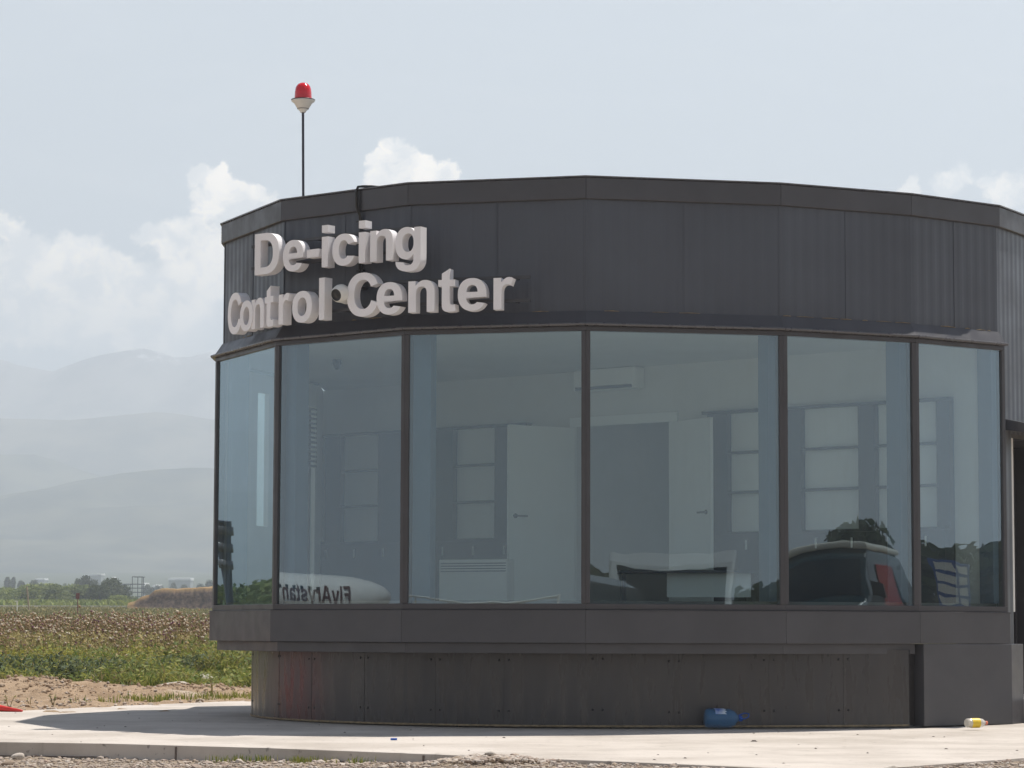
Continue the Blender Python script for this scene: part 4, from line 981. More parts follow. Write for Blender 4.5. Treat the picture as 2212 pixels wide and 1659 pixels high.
herbage(2600, patch, 53, M['yellowherb'], .35, .028)
def darkpatch(rnd):
    x, y, r_ = rnd.choice([(-8.2, 44.6, .6), (-7.2, 44.4, .45), (-6.5, 45.0, .4), (-5.6, 46.4, .45), (-4.7, 47.4, .5)]); x += rnd.gauss(0, r_*.6); y += rnd.gauss(0, r_*.4)
    return x, y, gz2(x, y) - .02, .9
M['darkherb'] = leafmat('dark_herb', (.06, .09, .045), (.13, .16, .08), 1.0)
herbage(2600, darkpatch, 54, M['darkherb'], .48, .045)
def stand(rnd):
    y = rnd.uniform(51, 60); x = rnd.uniform(-y*.2, -y*.08); return x, y, ground_z(x, y), .9
herbage(16000, stand, 55, M['tstem'], .85, .045)
def bank_side(rnd):
    y = rnd.uniform(44, 62); x = rnd.uniform(-32, -y*.21) if rnd.random() < .8 else rnd.uniform(-2, 12)
    return x, y, ground_z(x, y) - .02, .9
blades('grass_verge', 16000, bank_side, .6, M['grass'], 33, .02)
def sparse(rnd):
    x, y = rnd.choice(TUFT); s = .16
    x += rnd.gauss(0, s); y += rnd.gauss(0, s)
    if inpoly(x, y, OUT): return None
    return x, y, gz2(x, y) - .005, 1
rt = random.Random(9); TUFT = [(at(px, 1500, y).x, y) for px, y in ((330, 37.6), (318, 37.8), (345, 37.4), (300, 37.9), (360, 37.0), (520, 37.8), (500, 38.4), (470, 38.6), (533, 39.0), (440, 38.4), (410, 37.6), (240, 36.3), (190, 35.9), (390, 43.2), (420, 43.0), (455, 43.4), (480, 43.8))]
blades('weeds', 900, sparse, .12, M['grass'], 34, .007)
def kerb_weeds(rnd):
    x, y = rnd.choice([(-2.25, 22.72), (-2.05, 22.55), (-1.72, 22.3), (-1.62, 22.25), (-2.4, 22.75), (-1.2, 21.9)]); x += rnd.gauss(0, .06); y += rnd.gauss(0, .04)
    if inpoly(x, y, OUT): return None
    return x, y, gz2(x, y), 1
blades('kerb_weeds', 300, kerb_weeds, .065, M['grass'], 35, .0035)
def herb(px, y, H, seed, label, n=26, dry=False):
    """single leafy weed"""
    rnd = random.Random(seed); x = at(px, 1500, y).x; z = gz2(x, y) - .01
    o = thing('weed', (x, y, z), label, 'weed'); st = MB(); lf = MB(); ns = rnd.randint(3, 5)
    for k in range(ns):
        a = rnd.uniform(0, 6.28); tip = Vector((x + math.cos(a)*H*.3, y + math.sin(a)*H*.3, z + H*rnd.uniform(.75, 1))); b_ = Vector((x, y, z)); m_ = (b_+tip)/2 + Vector((0, 0, H*.1))
        st.tube([b_, m_, tip], [.006, .005, .003], 4, 0, False)
        for j in range(n//ns):
            t = rnd.uniform(.25, 1); p0 = b_.lerp(tip, t); d = Vector((rnd.gauss(0, 1), rnd.gauss(0, 1), rnd.uniform(-.2, .7))).normalized(); l = H*rnd.uniform(.14, .28); s = d.cross(Vector((0, 0, 1))).normalized()*l*.28
            lf.add([p0, p0 + d*l*.5 + s, p0 + d*l, p0 + d*l*.5 - s], [(0, 1, 2, 3)])
    st.build('stem', M['tstem'], o); lf.build('leaf', M['drygrass'] if dry else M['herb'], o); o.children[1]['kind'] = 'stuff'
herb(115, 33.8, .17, 1, 'lone leafy green weed in the bare dirt beside the concrete', 40)
herb(20, 33.4, .22, 2, 'spindly weed in bare dirt behind the red cone', 14)
herb(66, 34.2, .15, 3, 'thin seedling right of the spindly weed in the dirt', 8)
herb(460, 39.5, .42, 4, 'tall thin-stemmed weed on the dirt close to the plinth', 22)
herb(270, 46.5, .55, 5, 'dry straw-coloured plant in the green grass bank', 60, True)
herb(372, 47.2, .62, 6, 'broad dark green dock plant in the grass bank', 110)
# ------------------------------------------------------------------ trees
def crown_mesh(rnd, w_, h_, n, leaf, lobes=9, base=.12):
    mb = MB(); L_ = []
    for k in range(lobes):
        a = rnd.uniform(0, 6.28); rr_ = rnd.uniform(0, .62)*w_/2; zc = h_*rnd.uniform(base + .18, .80)
        L_.append((Vector((math.cos(a)*rr_, math.sin(a)*rr_, zc)), rnd.uniform(.20, .36)*w_, rnd.uniform(.16, .27)*h_))
    L_.append((Vector((0, 0, h_*.78)), .22*w_, .22*h_))
    for k in range(n):
        c, rx, rz = L_[rnd.randrange(len(L_))]; d = Vector((rnd.gauss(0, 1), rnd.gauss(0, 1), rnd.gauss(0, 1))).normalized()*rnd.uniform(.55, 1.08)
        p = c + Vector((d.x*rx, d.y*rx, d.z*rz)); u = Vector((rnd.gauss(0, 1), rnd.gauss(0, 1), rnd.gauss(0, .6))).normalized(); v_ = u.orthogonal().normalized()
        v_ = (v_ + d*.3).normalized(); s = leaf*rnd.uniform(.6, 1.4)
        mb.add([p - u*s, p - v_*s*.5, p + u*s, p + v_*s*.5], [(0, 1, 2, 3)])
    return mb
def trunk_mesh(rnd, h_, r):
    mb = MB(); mb.tube([(0, 0, -.3), (.05*r, 0, h_*.25), (rnd.uniform(-.5, .5)*r, rnd.uniform(-.5, .5)*r, h_*.62)], [r, r*.75, r*.3], 7)
    for k in range(6):
        a = rnd.uniform(0, 6.28); z = h_*rnd.uniform(.2, .5); l = h_*rnd.uniform(.25, .4)
        mb.tube([(0, 0, z), (math.cos(a)*l*.4, math.sin(a)*l*.4, z + l*.5), (math.cos(a)*l*.7, math.sin(a)*l*.7, z + l)], [r*.4, r*.25, r*.08], 5)
    return mb
M['bark'] = mat('bark', (.10, .075, .055), .9, var=.3, vscale=6)
M['leafA'] = leafmat('leaf_light', (.11, .155, .028), (.23, .26, .06), .25)
M['leafB'] = leafmat('leaf_mid', (.075, .115, .028), (.165, .19, .052), .25)
M['leafC'] = leafmat('leaf_dark', (.028, .048, .018), (.070, .088, .032), .12)
TREE = {}
def tree(x, y, w_, h_, kind, label, group=None, name='tree'):
    key = (kind, round(w_/h_, 0)); z = ground_z(x, y)
    rnd = random.Random(int(x*7 + y*3))
    if key in TREE and len(TREE[key]) >= 2:
        src = TREE[key][rnd.randrange(2)]; o = copy_tree(src[0], (x, y, z), rnd.uniform(0, 6.28)); o.scale = (w_/src[1], w_/src[1], h_/src[2])
        for k_ in ('label', 'group'): 
            if k_ in o: del o[k_]
        tag(o, label, None, group); o.name = name; return o
    o = thing(name, (x, y, z), label, 'tree', group)
    mbt = trunk_mesh(rnd, h_, .035*h_); mbc = crown_mesh(rnd, w_, h_, 2600, .055*h_*(1 if w_ < 1.6*h_ else 1.2), 10)
    for mm_, nm, mt_ in ((mbt, 'trunk', M['bark']), (mbc, 'crown', M['leaf' + kind])):
        mm_.v = [(p[0] + x, p[1] + y, p[2] + z) for p in mm_.v]; mm_.build(nm, mt_, o)
    TREE.setdefault(key, []).append((o, w_, h_)); return o
def top_h(px, py, y): return at(px, py, y).z - ground_z(at(px, py, y).x, y)
ROW = [(-14, 1272, 60, 'A'), (14, 1268, 46, 'A'), (42, 1275, 44, 'B'), (66, 1262, 40, 'A'), (92, 1259, 40, 'A'), (118, 1262, 44, 'B'), (140, 1266, 36, 'A'), (160, 1262, 46, 'A'), (184, 1263, 44, 'B'), (206, 1266, 42, 'A'),
       (222, 1262, 34, 'C'), (238, 1248, 44, 'C'), (252, 1262, 30, 'C'), (258, 1285, 26, 'A'), (275, 1291, 22, 'B'), (-60, 1268, 60, 'B'), (-110, 1262, 70, 'A'), (-170, 1266, 60, 'B')]
rnd = random.Random(12); WORDS = {'A': 'bright green', 'B': 'mid green', 'C': 'dark green'}
for k, (px, py, wpx, kd) in enumerate(ROW):
    y = 415 + 25*((k*7) % 5) - (60 if k in (13, 14) else 0); x = at(px, 1300, y).x; h_ = top_h(px, py, y); w_ = wpx*1.9*y/F_PX
    if k in (11,): lb = 'tallest dark green tree, at the right end of the tree row'
    elif k == 10: lb = 'dark tree tucked left of the tallest dark one in the row'
    elif k == 12: lb = 'lower dark tree on the right shoulder of the tallest dark one'
    elif k == 13: lb = 'small bright bush at the foot of the dark trees, right end of the row'
    elif k == 14: lb = 'small lone bush between the tree row and the earth bank'
    else: lb = 'rounded %s tree in the merging hedge-like row beyond the thistle field' % WORDS[kd]
    tree(x, y, w_, max(1.6, h_), kd, lb, 'trees of the row beyond the field' if k not in (13, 14) else None, 'tree' if k not in (13, 14) else 'bush')
FAR = [(17, 1247, 10, 'C', 900), (27, 1248, 9, 'C', 905), (48, 1256, 14, 'C', 880), (76, 1252, 18, 'C', 870), (65, 1258, 14, 'C', 890), (112, 1262, 16, 'B', 860), (140, 1262, 18, 'B', 900), (183, 1243, 36, 'C', 620), (168, 1250, 26, 'C', 640), (203, 1252, 34, 'C', 630),
       (326, 1268, 14, 'C', 800), (318, 1262, 18, 'C', 900), (340, 1264, 20, 'C', 950), (375, 1258, 16, 'C', 940), (400, 1262, 18, 'C', 900), (430, 1260, 20, 'C', 860), (450, 1252, 22, 'C', 840), (470, 1258, 16, 'B', 820)]
for k, (px, py, wpx, kd, y) in enumerate(FAR):
    x = at(px, 1280, y).x; h_ = max(3, top_h(px, py, y)); w_ = wpx*1.35*y/F_PX
    lb = {0: 'tall slim hazy tree at the far left, left of a pair', 1: 'tall slim hazy tree at the far left, right of a pair', 7: 'large domed hazy tree rising behind the middle of the row',
          8: 'hazy tree on the left flank of the large domed one', 9: 'hazy tree on the right flank of the large domed one'}.get(k)
    if lb is None: lb = 'small grey-green tree fading in haze, left of the domed tree' if px < 160 else 'small grey-green tree fading in haze, near the steel frame and earth bank'
    tree(x, y, w_, h_, kd, lb, ('hazy trees left of the domed tree' if px < 160 else 'hazy trees right of the row') if k not in (0, 1, 7, 8, 9) else None)
# tree belts left and right, seen as reflections in the outer panes
for k, (x, y, w_, h_) in enumerate([(-90, 119, 8, 2.4), (-98, 124, 9, 3.0), (-104, 136, 9, 2.6), (-113, 138, 9, 3.4), (-118, 152, 10, 3.2)]):
    tree(x, y, w_, h_, 'B', 'leafy tree in the belt far left of the building, mirrored in the leftmost pane', 'tree belt mirrored in the leftmost pane')
for k, (x, y, w_, h_) in enumerate([(110, -44, 11, 6.5), (118, -34, 12, 7), (126, -24, 12, 6.2), (134, -13, 12, 7), (142, -2, 12, 6), (150, 8, 13, 6.8), (154, 18, 12, 6.2)]):
    tree(x, y, w_, h_, 'C', 'dark leafy tree in the belt beyond the forecourt, mirrored in the rightmost panes', 'tree belt mirrored in the rightmost panes')
# low scrub on the field between the road edge and the trees
def scrub(rnd):
    y = rnd.uniform(352, 440); x = rnd.uniform(-y*.22, -y*.07); return x, y, ground_z(x, y), 1
blades('scrub', 9000, scrub, 1.1, M['leafA'], 36, .30, .6)
def meadow(rnd):
    y = rnd.uniform(92, 345); x = rnd.uniform(-y*.22, -y*.07); return x, y, ground_z(x, y), .8 + .5*mnoise.noise(Vector((x*.06, y*.05, 0)))
M['olive'] = leafmat('olive_grass', (.14, .145, .045), (.30, .25, .10), .2)
blades('meadow_grass', 26000, meadow, .42, M['olive'], 37, .10, .6)
# ------------------------------------------------------------------ middle distance
M['whiteroof'] = mat('white_sheet_roof', (.80, .80, .78), .5, var=.05, vscale=.1)
mb = MB()                                              # pale concrete edge of the runway road
pa, pb_ = at(-250, 1318, 350), at(500, 1315.2, 350)
zr_ = ground_z(pa.x, 350)
mb.box((-120, 350, zr_ - .3), (60, 356, zr_ + .34)); tag(mb.build('road', M['pale'], None), kind='structure')
def bankmesh():
    mb = MB(); nx_, ny_ = 90, 22; y0 = 296; vs = []
    for j in range(ny_+1):
        for i in range(nx_+1):
            px = 285 + 240*i/nx_; t = j/ny_; x = at(px, 1290, 300).x
            topy = np.interp(px, [285, 298, 312, 330, 340, 352, 400, 452, 520], [1302, 1299, 1289, 1284, 1275, 1272, 1271, 1268, 1268])
            H = at(px, topy, 300).z - ground_z(x, 300)
            prof_ = np.interp(t, [0, .05, .075, .12, .15, .7, 1], [0, .12, .40, .90, .98, 1.0, .0])
            n_ = mnoise.noise(Vector((x*1.2, t*6, 0))) + .5*mnoise.noise(Vector((x*3.1, t*9, 3)))
            vs.append((x + .10*n_, y0 + 9*t + .12*n_*(t < .4), ground_z(x, 300) - .15 + (H+.15)*prof_*(1 + .05*n_)))
    mb.add(vs, [(j*(nx_+1)+i, j*(nx_+1)+i+1, (j+1)*(nx_+1)+i+1, (j+1)*(nx_+1)+i) for j in range(ny_) for i in range(nx_)], 0, True); return mb
m = bpy.data.materials.new('earth_bank'); m.use_nodes = True; h = G(m.node_tree); b = m.node_tree.nodes['Principled BSDF']
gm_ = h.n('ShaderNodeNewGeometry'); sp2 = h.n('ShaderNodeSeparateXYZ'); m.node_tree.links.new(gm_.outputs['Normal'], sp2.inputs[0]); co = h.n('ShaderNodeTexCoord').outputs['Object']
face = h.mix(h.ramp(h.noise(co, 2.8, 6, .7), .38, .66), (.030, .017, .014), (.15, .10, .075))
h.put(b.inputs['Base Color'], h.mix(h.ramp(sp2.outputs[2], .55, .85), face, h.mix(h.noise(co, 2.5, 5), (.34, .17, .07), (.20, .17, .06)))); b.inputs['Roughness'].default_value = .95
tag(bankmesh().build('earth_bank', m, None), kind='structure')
def frame_post(mb, px, py0, py1, y, r): p0, p1 = at(px, py0, y), at(px, py1, y); mb.box((p0.x - r, y - r, p0.z), (p0.x + r, y + r, p1.z))
M['steel'] = mat('blue_grey_steel', (.06, .07, .10), .5, var=.1)
yf = 560.0; p = at(270, 1290, yf); sf = thing('steel_frame', (p.x, yf, ground_z(p.x, yf)), 'open blue-grey steel frame with a taller bay at its right end, beyond the tree row', 'frame')
for dy in (0, 3.0):
    mb = MB()
    for px, py1 in ((232, 1260), (244, 1262), (258, 1262), (269, 1262), (281, 1262), (285, 1246), (297, 1246), (306, 1246), (309, 1246)):
        frame_post(mb, px, 1306, py1, yf + dy, .07)
    mb.build('post', M['steel'], sf); sf.children[-1]['label'] = 'row of slim upright steel posts'
    for (a_, b_, py) in ((228, 309, 1261.5), (240, 309, 1270), (240, 309, 1279), (285, 309, 1246), (292, 309, 1289)):
        mb = MB(); p0, p1 = at(a_, py, yf), at(b_, py, yf); mb.box((p0.x, yf + dy - .06, p0.z - .07), (p1.x, yf + dy + .06, p0.z + .07)); mb.build('beam', M['steel'], sf)
M['hazewall'] = mat('haze_toned_wall', (.22, .24, .22), .8)  # haze put into the wall colour, so walls blend away under the roofs
def warehouse(px0, px1, pyr, y, label, thick=3.2, slope=0):
    p0, p1 = at(px0, pyr, y), at(px1, pyr - slope, y); z0 = ground_z((p0.x+p1.x)/2, y); o = thing('warehouse', ((p0.x+p1.x)/2, y, z0), label, 'warehouse'); t_ = thick*y/F_PX
    mb = MB(); mb.box((p0.x + .3, y + .3, z0 - 1), (p1.x - .3, y + 14, p0.z - t_)); mb.build('wall', M['hazewall'], o)
    mb = MB(); mb.add([(p0.x, y, p0.z - t_), (p1.x, y, p1.z - t_), (p1.x, y, p1.z), (p0.x, y, p0.z), (p0.x, y + 14, p0.z - t_), (p1.x, y + 14, p1.z - t_), (p1.x, y + 14, p1.z + .4), (p0.x, y + 14, p0.z + .4)],
        [(0,1,2,3), (5,4,7,6), (3,2,6,7), (0,4,5,1), (0,3,7,4), (1,5,6,2)]); mb.build('roof', M['whiteroof'], o)
warehouse(178, 219, 1240.5, 1450, 'long low warehouse whose bright white roof edge shows above the domed tree', 3, 1)
warehouse(75, 96, 1250, 1600, 'faint pale warehouse roof at the left, in the haze behind the trees', 3)
warehouse(363, 412, 1249, 1350, 'broad pale warehouse above the earth bank, near the building', 4.5)
for px, py, wp, y, lb in ((308, 1260, 9, 1100, 'small white shed roof just right of the steel frame'), (335, 1264, 12, 1150, 'low pale shed in haze, left of the broad warehouse'), (240, 1247, 4, 1200, 'tiny white gable above the tallest dark tree')):
    warehouse(px - wp/2, px + wp/2, py, y, lb, 5)
def pole(name, px, py0, py1, y, r, label, cat, mt_, lean=0, headpx=0):
    p0 = at(px, py0, y); p1 = at(px + lean, py1, y); o = thing(name, (p0.x, y, p0.z), label, cat)
    mb = MB(); mb.tube([(p0.x, y, ground_z(p0.x, y) - .1), (p1.x, y, p1.z)], r, 8); mb.build('post', mt_, o); return o, p1
M['wood'] = mat('weathered_wood', (.40, .31, .22), .9, var=.3, vscale=4); M['rust'] = mat('rusty_red_paint', (.20, .035, .02), .7, var=.3, vscale=4)
pole('wooden_pole', 64, 1313, 1267, 240, .07, 'leaning weathered wooden pole in front of the tree row', 'pole', M['wood'], -6)
o, p1 = pole('marker_sign', 168, 1312, 1292, 200, .035, 'small rust-red marker board on a thin post in the field', 'sign', M['rust'])
mb = MB(); mb.box((p1.x - .13, 199.93, p1.z - .05), (p1.x + .13, 199.98, p1.z + .36)); mb.build('board', M['rust'], o, .02)
o, p1 = pole('marker_post', 37, 1314, 1299, 230, .045, 'short white marker post left of the leaning pole', 'post', M['white_plastic'])
mb = MB(); mb.box((p1.x - .18, 229.95, p1.z - .03), (p1.x + .05, 230.05, p1.z + .05)); mb.build('arm', M['white_plastic'], o)
# ------------------------------------------------------------------ mountains in steps
def hillmat(name, a, b_, snow=None):
    m = bpy.data.materials.new(name); m.use_nodes = True; h = G(m.node_tree); b = m.node_tree.nodes['Principled BSDF']; co = h.n('ShaderNodeTexCoord').outputs['Object']
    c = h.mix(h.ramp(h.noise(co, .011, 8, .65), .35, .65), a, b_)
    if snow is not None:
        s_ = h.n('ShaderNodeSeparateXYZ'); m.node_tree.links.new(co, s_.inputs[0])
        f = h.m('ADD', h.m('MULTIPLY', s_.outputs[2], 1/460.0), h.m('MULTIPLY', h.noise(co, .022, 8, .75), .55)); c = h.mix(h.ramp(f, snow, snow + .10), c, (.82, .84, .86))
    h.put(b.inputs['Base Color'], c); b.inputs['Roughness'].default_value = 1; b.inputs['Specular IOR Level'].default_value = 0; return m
def range_(name, D, depth, prof, seed, rough, m, x0=-1.3, x1=1.0):
    nx_, ny_ = 360, 46; vs = []; mb = MB()
    px_ = [p[0] for p in prof]; py_ = [p[1] for p in prof]
    for j in range(ny_+1):
        t = j/ny_; y = D - depth + depth*1.7*t; s = t*1.7
        for i in range(nx_+1):
            u = i/nx_; x = D*(x0 + (x1 - x0)*u)*1.0; px = CXP + F_PX*x/D
            crest = at(0, float(np.interp(px, px_, py_)), D).z
            crest += D*.010*mnoise.noise(Vector((x/D*3.2, seed, 0)))*min(1, max(0, abs(px - 230) - 300)/600)
            sh = (s**1.25 if s < 1 else max(0, 1 - (s-1)**1.4*1.1)); v3 = Vector((x/D*9, y/D*9, seed))
            rg = mnoise.ridged_multi_fractal(v3, .9, 2.1, 6, 1.0, 2.0)
            n_ = (rg - 1.1)*rough*D*(1 - abs(1 - s)**2*.6)*min(1, s*1.3)
            if .9 < s < 1.1: n_ *= .35
            vs.append((x, y, -30 + (crest + 30)*sh + n_*(1 if s < 1 else .3)))
    mb.add(vs, [(j*(nx_+1)+i, j*(nx_+1)+i+1, (j+1)*(nx_+1)+i+1, (j+1)*(nx_+1)+i) for j in range(ny_) for i in range(nx_)], 0, True)
    return tag(mb.build(name, m, None), kind='structure')
hg = hillmat('hazed_wooded_slope', (.060, .075, .070), (.135, .14, .11)); h2 = hillmat('hazed_mixed_slope', (.07, .085, .08), (.16, .165, .125)); h3 = hillmat('hazed_dry_slope', (.11, .12, .11), (.23, .22, .18)); hb = hillmat('hazed_bare_slope', (.24, .25, .25), (.38, .37, .35), 1.22)  # colours lightened range by range; part of the haze fade is in them
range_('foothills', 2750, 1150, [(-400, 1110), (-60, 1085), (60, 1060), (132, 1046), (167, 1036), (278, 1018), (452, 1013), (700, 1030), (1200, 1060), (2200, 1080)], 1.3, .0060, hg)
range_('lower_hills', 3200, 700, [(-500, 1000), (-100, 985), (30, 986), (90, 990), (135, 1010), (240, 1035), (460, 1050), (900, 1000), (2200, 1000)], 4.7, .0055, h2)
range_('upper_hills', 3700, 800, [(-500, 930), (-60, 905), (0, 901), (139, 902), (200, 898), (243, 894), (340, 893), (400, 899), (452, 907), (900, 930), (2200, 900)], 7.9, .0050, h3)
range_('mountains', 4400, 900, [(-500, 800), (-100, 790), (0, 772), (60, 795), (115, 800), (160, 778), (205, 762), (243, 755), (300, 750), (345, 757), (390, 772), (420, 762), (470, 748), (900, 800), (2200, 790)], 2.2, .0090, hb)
# ------------------------------------------------------------------ things mirrored in the panes (behind and beside the camera)
M['carwhite'] = mat('white_car_paint', (.78, .78, .76), .25, coat=.6); M['carsilver'] = mat('silver_car_paint', (.50, .51, .50), .25, coat=.6); M['carred'] = mat('red_car_paint', (.45, .02, .02), .25, coat=.6); M['carglass'] = mat('dark_car_glass', (.010, .016, .018), .05, spec=.8)
M['tyre'] = mat('tyre_rubber', (.02, .02, .02), .8); M['rim'] = mat('steel_rim', (.5, .5, .5), .35, metal=.8); M['lampw'] = mat('lamp_lens', (.75, .75, .72), .1)
def vehicle(name, loc, rz, label, cat, paint, Lh, Wd, Ht, prof, wins, screen):
    o = thing(name, loc, label, cat); mm = Matrix.Translation(loc) @ Matrix.Rotation(rz, 4, 'Z'); hw = Wd/2
    n = len(prof); taper = lambda z: hw*(1 - .10*max(0, z - 1.0)/(Ht - 1.0 + 1e-6))
    mb = MB(); vs = [mm @ Vector((x, -taper(z), z)) for x, z in prof] + [mm @ Vector((x, taper(z), z)) for x, z in prof]
    mb.add(vs, [tuple(range(n)), tuple(range(2*n-1, n-1, -1))] + [(i, n+i, n + (i+1) % n, (i+1) % n) for i in range(n)]); mb.build('body', paint, o, .05)
    for (xa, xb, za, zb_) in wins:
        for s in (-1, 1):
            mb = MB(); mb.add([mm @ Vector((xa, s*(taper(za)+.006), za)), mm @ Vector((xb, s*(taper(za)+.006), za)), mm @ Vector((xb - .04, s*(taper(zb_)+.006), zb_)), mm @ Vector((xa + .04, s*(taper(zb_)+.006), zb_))], [(0, 1, 2, 3)]); mb.build('window', M['carglass'], o)
    (xa, za), (xb, zb_) = screen; nn2 = Vector((-(zb_-za), 0, xb-xa)).normalized()*-.008
    if nn2.x < 0: nn2 = -nn2
    mb = MB(); mb.add([mm @ (Vector((xa, s*taper(za)*.9, za)) + nn2) for s in (-1, 1)] + [mm @ (Vector((xb, s*taper(zb_)*.86, zb_)) + nn2) for s in (1, -1)], [(0, 1, 2, 3)]); mb.build('windscreen', M['carglass'], o)
    xf = max(p[0] for p in prof)
    for s in (-1, 1):
        mb = MB(); mb.lathe([(.0, .03), (.08, .025), (.11, 0), (.11, -.04)], 16, 0, mm @ Matrix.Translation((xf - .0, s*(hw - .24), .78)) @ Matrix.Rotation(math.pi/2, 4, 'Y')); mb.build('headlight', M['lampw'], o)
        for x in (Lh*.29, -Lh*.31):
            mw_ = mm @ Matrix.Translation((x, s*(hw - .10), .36)) @ Matrix.Rotation(math.pi/2*s, 4, 'X')
            mb = MB(); mb.lathe([(.20, .10), (.33, .10), (.36, .06), (.36, -.10), (.20, -.10)], 26, 0, mw_); wh = mb.build('wheel', M['tyre'], o)
            mb = MB(); mb.lathe([(0, -.02), (.10, -.03), (.19, -.09), (.20, -.10)], 20, 0, mw_); mb.build('rim', M['rim'], wh)
    mb = MB(); mb.add([mm @ Vector((xf + .01, y_, z_)) for y_, z_ in ((-hw*.5, .55), (hw*.5, .55), (hw*.5, .72), (-hw*.5, .72))], [(0, 1, 2, 3)]); mb.build('grille', M['black'], o)
    return o
vz = -.14
vehicle('minibus', (11.2, 7.2, vz), R(118), 'silver minibus with dark glass, mirrored in the pane right of the middle mullion', 'minibus', M['carsilver'], 5.4, 2.0, 2.55,
        [(-2.7, .35), (-2.7, 2.2), (-2.5, 2.52), (1.2, 2.55), (1.75, 2.35), (2.35, 1.35), (2.68, 1.15), (2.72, .4)], [(-2.4, -1.0, 1.35, 2.2), (-.9, .4, 1.35, 2.2), (.5, 1.55, 1.35, 2.15)], ((2.30, 1.42), (1.80, 2.28)))
M['carblack'] = mat('black_car_paint', (.012, .013, .015), .2, coat=.7); M['carteal'] = mat('dark_teal_paint', (.012, .035, .04), .25, coat=.6); M['cream'] = mat('cream_roof_paint', (.70, .66, .56), .35, coat=.4)
pk = vehicle('van', (18.6, 16.6, vz), R(160), 'dark teal van with cream roof and red side door, mirrored second pane from right', 'van', M['carteal'], 5.0, 2.0, 2.35,
        [(-2.5, .4), (-2.5, 2.0), (-2.3, 2.25), (-.2, 2.32), (.9, 2.32), (1.15, 2.15), (1.6, 1.35), (2.4, 1.2), (2.5, .4)], [(-2.2, -1.2, 1.45, 2.05), (.42, 1.12, 1.38, 2.08)], ((1.56, 1.42), (1.18, 2.10)))
Mk = Matrix.Translation((18.6, 16.6, vz)) @ Matrix.Rotation(R(160), 4, 'Z')
mb = MB(); mb.box((-2.28, -.93, 2.30), (1.02, .93, 2.44), 0, Mk); mb.build('roof', M['cream'], pk, .05)
for s_ in (-1, 1):
    mb = MB(); mb.box((-1.05, s_*.93 - .02*(s_ < 0), .55), (.32, s_*.96 + .06*(s_ > 0), 2.05), 0, Mk); mb.build('side_door', M['carred'], pk, .02)
    mb = MB(); mb.box((-2.4, s_*.99, 1.02), (-1.1, s_*1.02, 1.12), 0, Mk); mb.build('trim_strip', M['cream'], pk)
    mb = MB(); mb.box((1.20, s_*1.0, 1.45), (1.30, s_*1.22, 1.72), 0, Mk); mb.build('mirror', M['black'], pk)
vehicle('people_carrier', (7.0, 12.4, vz), R(104), 'black people carrier nearest the glass, mirrored in the pane right of the middle mullion', 'car', M['carblack'], 4.6, 1.9, 1.95,
        [(-2.3, .35), (-2.3, 1.3), (-1.9, 1.85), (-.2, 1.95), (.6, 1.85), (1.3, 1.2), (2.2, 1.02), (2.32, .4)], [(-1.8, -.7, 1.25, 1.75), (-.6, .5, 1.25, 1.78)], ((1.25, 1.25), (.66, 1.80)))
for k, (x, y, w_, h_) in enumerate([(14, -52, 11, 3.4), (24, -55, 12, 3.0), (34, -50, 12, 3.8), (44, -54, 12, 3.2), (55, -46, 12, 4.0), (66, -48, 12, 3.4)]):
    tree(x, y, w_, h_, 'C', 'low dark bushy tree across the forecourt, mirrored in the pane right of the middle mullion', 'low trees mirrored right of the middle mullion')
mb = MB(); ra, rb_ = Vector((-15.5, 3.6)), Vector((-10.6, 5.6))
for z in (1.15, 1.65): mb.tube([(ra.x, ra.y, z), (rb_.x, rb_.y, z)], .022, 8)
rail_o = thing('guard_railing', (ra.x, ra.y, -.2), 'white tubular guard railing, mirrored low in the pane left of the middle mullion', 'railing'); mb.build('rail_bar', M['white_plastic'], rail_o)
for k in range(6): q_ = ra.lerp(rb_, k/5); mb = MB(); mb.tube([(q_.x, q_.y, -.3), (q_.x, q_.y, 1.67)], .022, 8); mb.build('post', M['white_plastic'], rail_o)
sg = thing('price_totem', (63.9, 19.5, -.2), 'blue totem sign with rows of white panels, mirrored in the rightmost pane', 'sign')
M['totem'] = mat('totem_blue', (.03, .09, .32), .4)
mb = MB(); mb.box((63.8, 18.95, -.3), (64.0, 20.05, 3.35)); mb.build('panel', M['totem'], sg, .03)
for k in range(6):
    for j in (0, 1):
        mb = MB(); mb.box((63.785, 19.05 + j*.48, 3.0 - k*.36), (63.799, 19.44 + j*.48, 3.26 - k*.36)); mb.build('white_panel', M['white_plastic'], sg)
zb0 = ground_z(-52.3, 79.3)
mt_ = thing('banded_mast', (-52.4, 79.6, zb0), 'slim grey mast with thicker bands, mirrored in the leftmost pane', 'mast')
mb = MB(); mb.tube([(-52.4, 79.9, zb0), (-52.1, 79.4, 2.8), (-51.9, 79.05, 4.85)], .13, 12); mb.build('pole', M['steel'], mt_)
for z in (3.3, 3.9, 4.5):
    mb = MB(); mb.lathe([(.14, -.16), (.17, -.15), (.17, .15), (.14, .16)], 14, 0, Matrix.Translation((-52.1 + .098*(z-2.8), 79.4 - .17*(z-2.8), z))); mb.build('collar', M['ledge'], mt_)
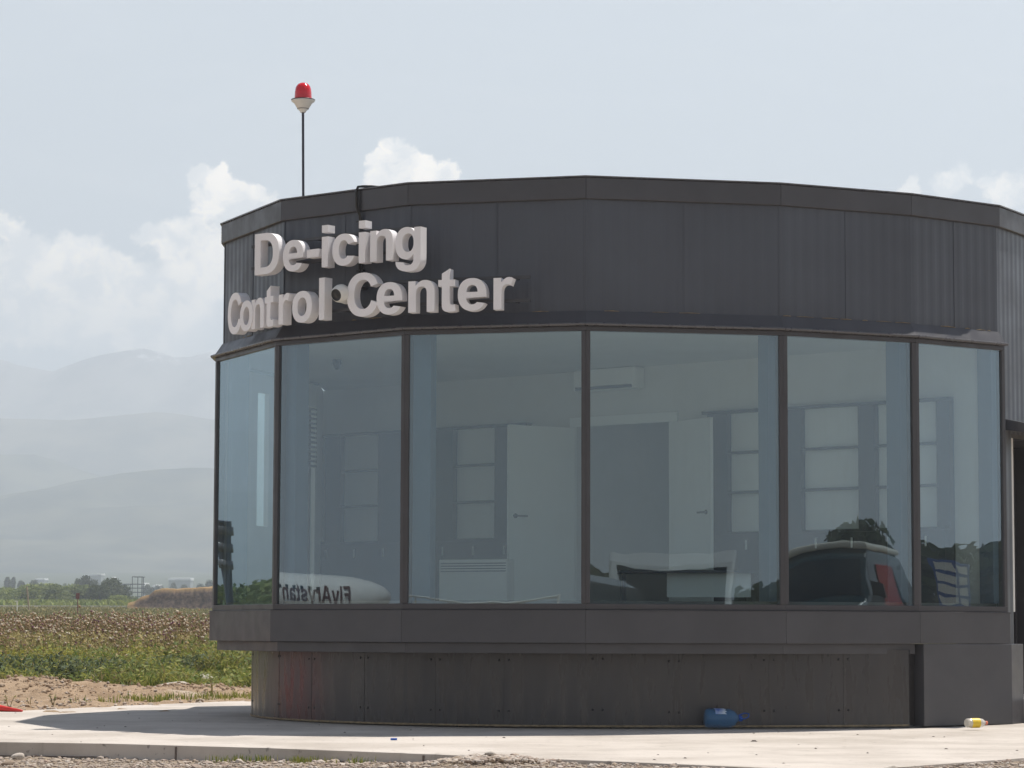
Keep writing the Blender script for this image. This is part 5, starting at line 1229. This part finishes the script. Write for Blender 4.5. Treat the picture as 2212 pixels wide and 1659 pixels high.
# parked airliner across the field to the left
pln = thing('airliner', (-202, 10, 0), 'white parked airliner with dark lettering, mirrored in the second pane from the left', 'airliner')
Mp = Matrix.Translation((-201.9, -6.8, 3.65)) @ Matrix.Rotation(R(90), 4, 'Z')          # local x runs nose to tail
RotX = Matrix.Rotation(math.pi/2, 4, 'Y')
mb = MB(); mb.lathe([(.001, 0), (.45, .15), (1.0, .8), (1.5, 1.9), (1.85, 3.4), (1.95, 5), (1.95, 22), (1.7, 26), (1.1, 30), (.5, 33), (.1, 34)], 40, 0, Mp @ RotX); fus = mb.build('fuselage', M['carwhite'], pln)
def slab(name, pts, th, mt2, par): 
    a = Vector(pts[0]); nn3 = (Vector(pts[1]) - a).cross(Vector(pts[2]) - a).normalized()*th/2; n_ = len(pts); mb = MB()
    mb.add([Mp @ (Vector(q) + nn3) for q in pts] + [Mp @ (Vector(q) - nn3) for q in pts], [tuple(range(n_)), tuple(range(2*n_-1, n_-1, -1))] + [(i, (i+1) % n_, n_ + (i+1) % n_, n_+i) for i in range(n_)]); mb.build(name, mt2, par, .05)
for s in (-1, 1):
    slab('wing', [(12, s*1.5, -.9), (18.5, s*1.5, -.9), (22, s*16, .4), (20.4, s*16, .4)], .35, M['carwhite'], pln)
    slab('tailplane', [(29, s*.6, .6), (32, s*.6, .6), (33.5, s*6, 1.0), (32, s*6, 1.0)], .2, M['carwhite'], pln)
    mb = MB(); mb.lathe([(.75, 0), (.95, .2), (1.0, 1.2), (.7, 3.0), (.4, 3.6)], 24, 0, Mp @ Matrix.Translation((10.8, s*5.4, -1.75)) @ RotX); mb.build('engine', M['carwhite'], pln)
slab('tail_fin', [(26.5, 0, 1.4), (32.5, 0, 1.0), (34.5, 0, 7.2), (32.5, 0, 7.2)], .3, M['carred'], pln)
mb = MB(); mb.tube([Mp @ Vector((4, 0, -1.7)), Mp @ Vector((4, 0, -3.8))], .12, 8)
for s in (-1, 1): mb.tube([Mp @ Vector((17, s*3, -1.2)), Mp @ Vector((17, s*3, -3.8))], .16, 8)
mb.build('landing_gear', M['steel'], pln)
mb = MB()
for k in range(30):
    for s in (-1, 1): mb.add([Mp @ Vector((5.5 + k*.62 + u, s*1.958*math.cos(.30 + v_), 1.955*math.sin(.30 + v_))) for u, v_ in ((0, 0), (.26, 0), (.26, .18), (0, .18))], [(0, 1, 2, 3)])
mb.build('cabin_windows', M['carglass'], pln); pln.children[-1].name = 'window_row'
txt = 'FlyArystan'; k_ = 5.5/sum(GL[c][0] for c in txt); x = 3.75; CAPT = 1.40
M['ink'] = mat('dark_lettering', (.09, .035, .035), .5); allm = bmesh.new()
for c in txt:
    me = glyph_mesh(c, CAPT, .02, .002); me.transform(Matrix.Scale(k_*716/CAPT, 4, Vector((1, 0, 0))))
    me.transform(Matrix.Translation((x + GL[c][0]*k_/2, 0, -.35)) @ Matrix.Rotation(math.pi/2, 4, 'X'))
    bs_ = bmesh.new(); bs_.from_mesh(me); bmesh.ops.subdivide_edges(bs_, edges=[e for e in bs_.edges if abs(e.verts[0].co.z - e.verts[1].co.z) > .1], cuts=6, use_grid_fill=True); bmesh.ops.triangulate(bs_, faces=[f_ for f_ in bs_.faces if len(f_.verts) > 4]); bs_.to_mesh(me); bs_.free()
    for v_ in me.vertices: v_.co.y += -math.sqrt(max(.01, 1.985**2 - min(1.6, abs(v_.co.z))**2))     # wraps round the port side
    me.transform(Mp); allm.from_mesh(me); x += GL[c][0]*k_
me = bpy.data.meshes.new('lettering'); allm.to_mesh(me); allm.free(); me.materials.append(M['ink']); link('lettering', me, fus)
# ------------------------------------------------------------------ air
mb = MB(); mb.box((-6000, -1600, -34), (6000, 5200, 560))
m = bpy.data.materials.new('haze'); m.use_nodes = True; t = m.node_tree; t.nodes.clear(); h = G(t)
pv = h.n('ShaderNodeVolumePrincipled'); pv.inputs['Color'].default_value = (.82, .90, 1.0, 1); pv.inputs['Density'].default_value = 4.6e-4; pv.inputs['Anisotropy'].default_value = .25
o = h.n('ShaderNodeOutputMaterial'); t.links.new(pv.outputs[0], o.inputs['Volume'])
tag(mb.build('haze', m, None), kind='stuff')
S.cycles.volume_step_rate = 1.0
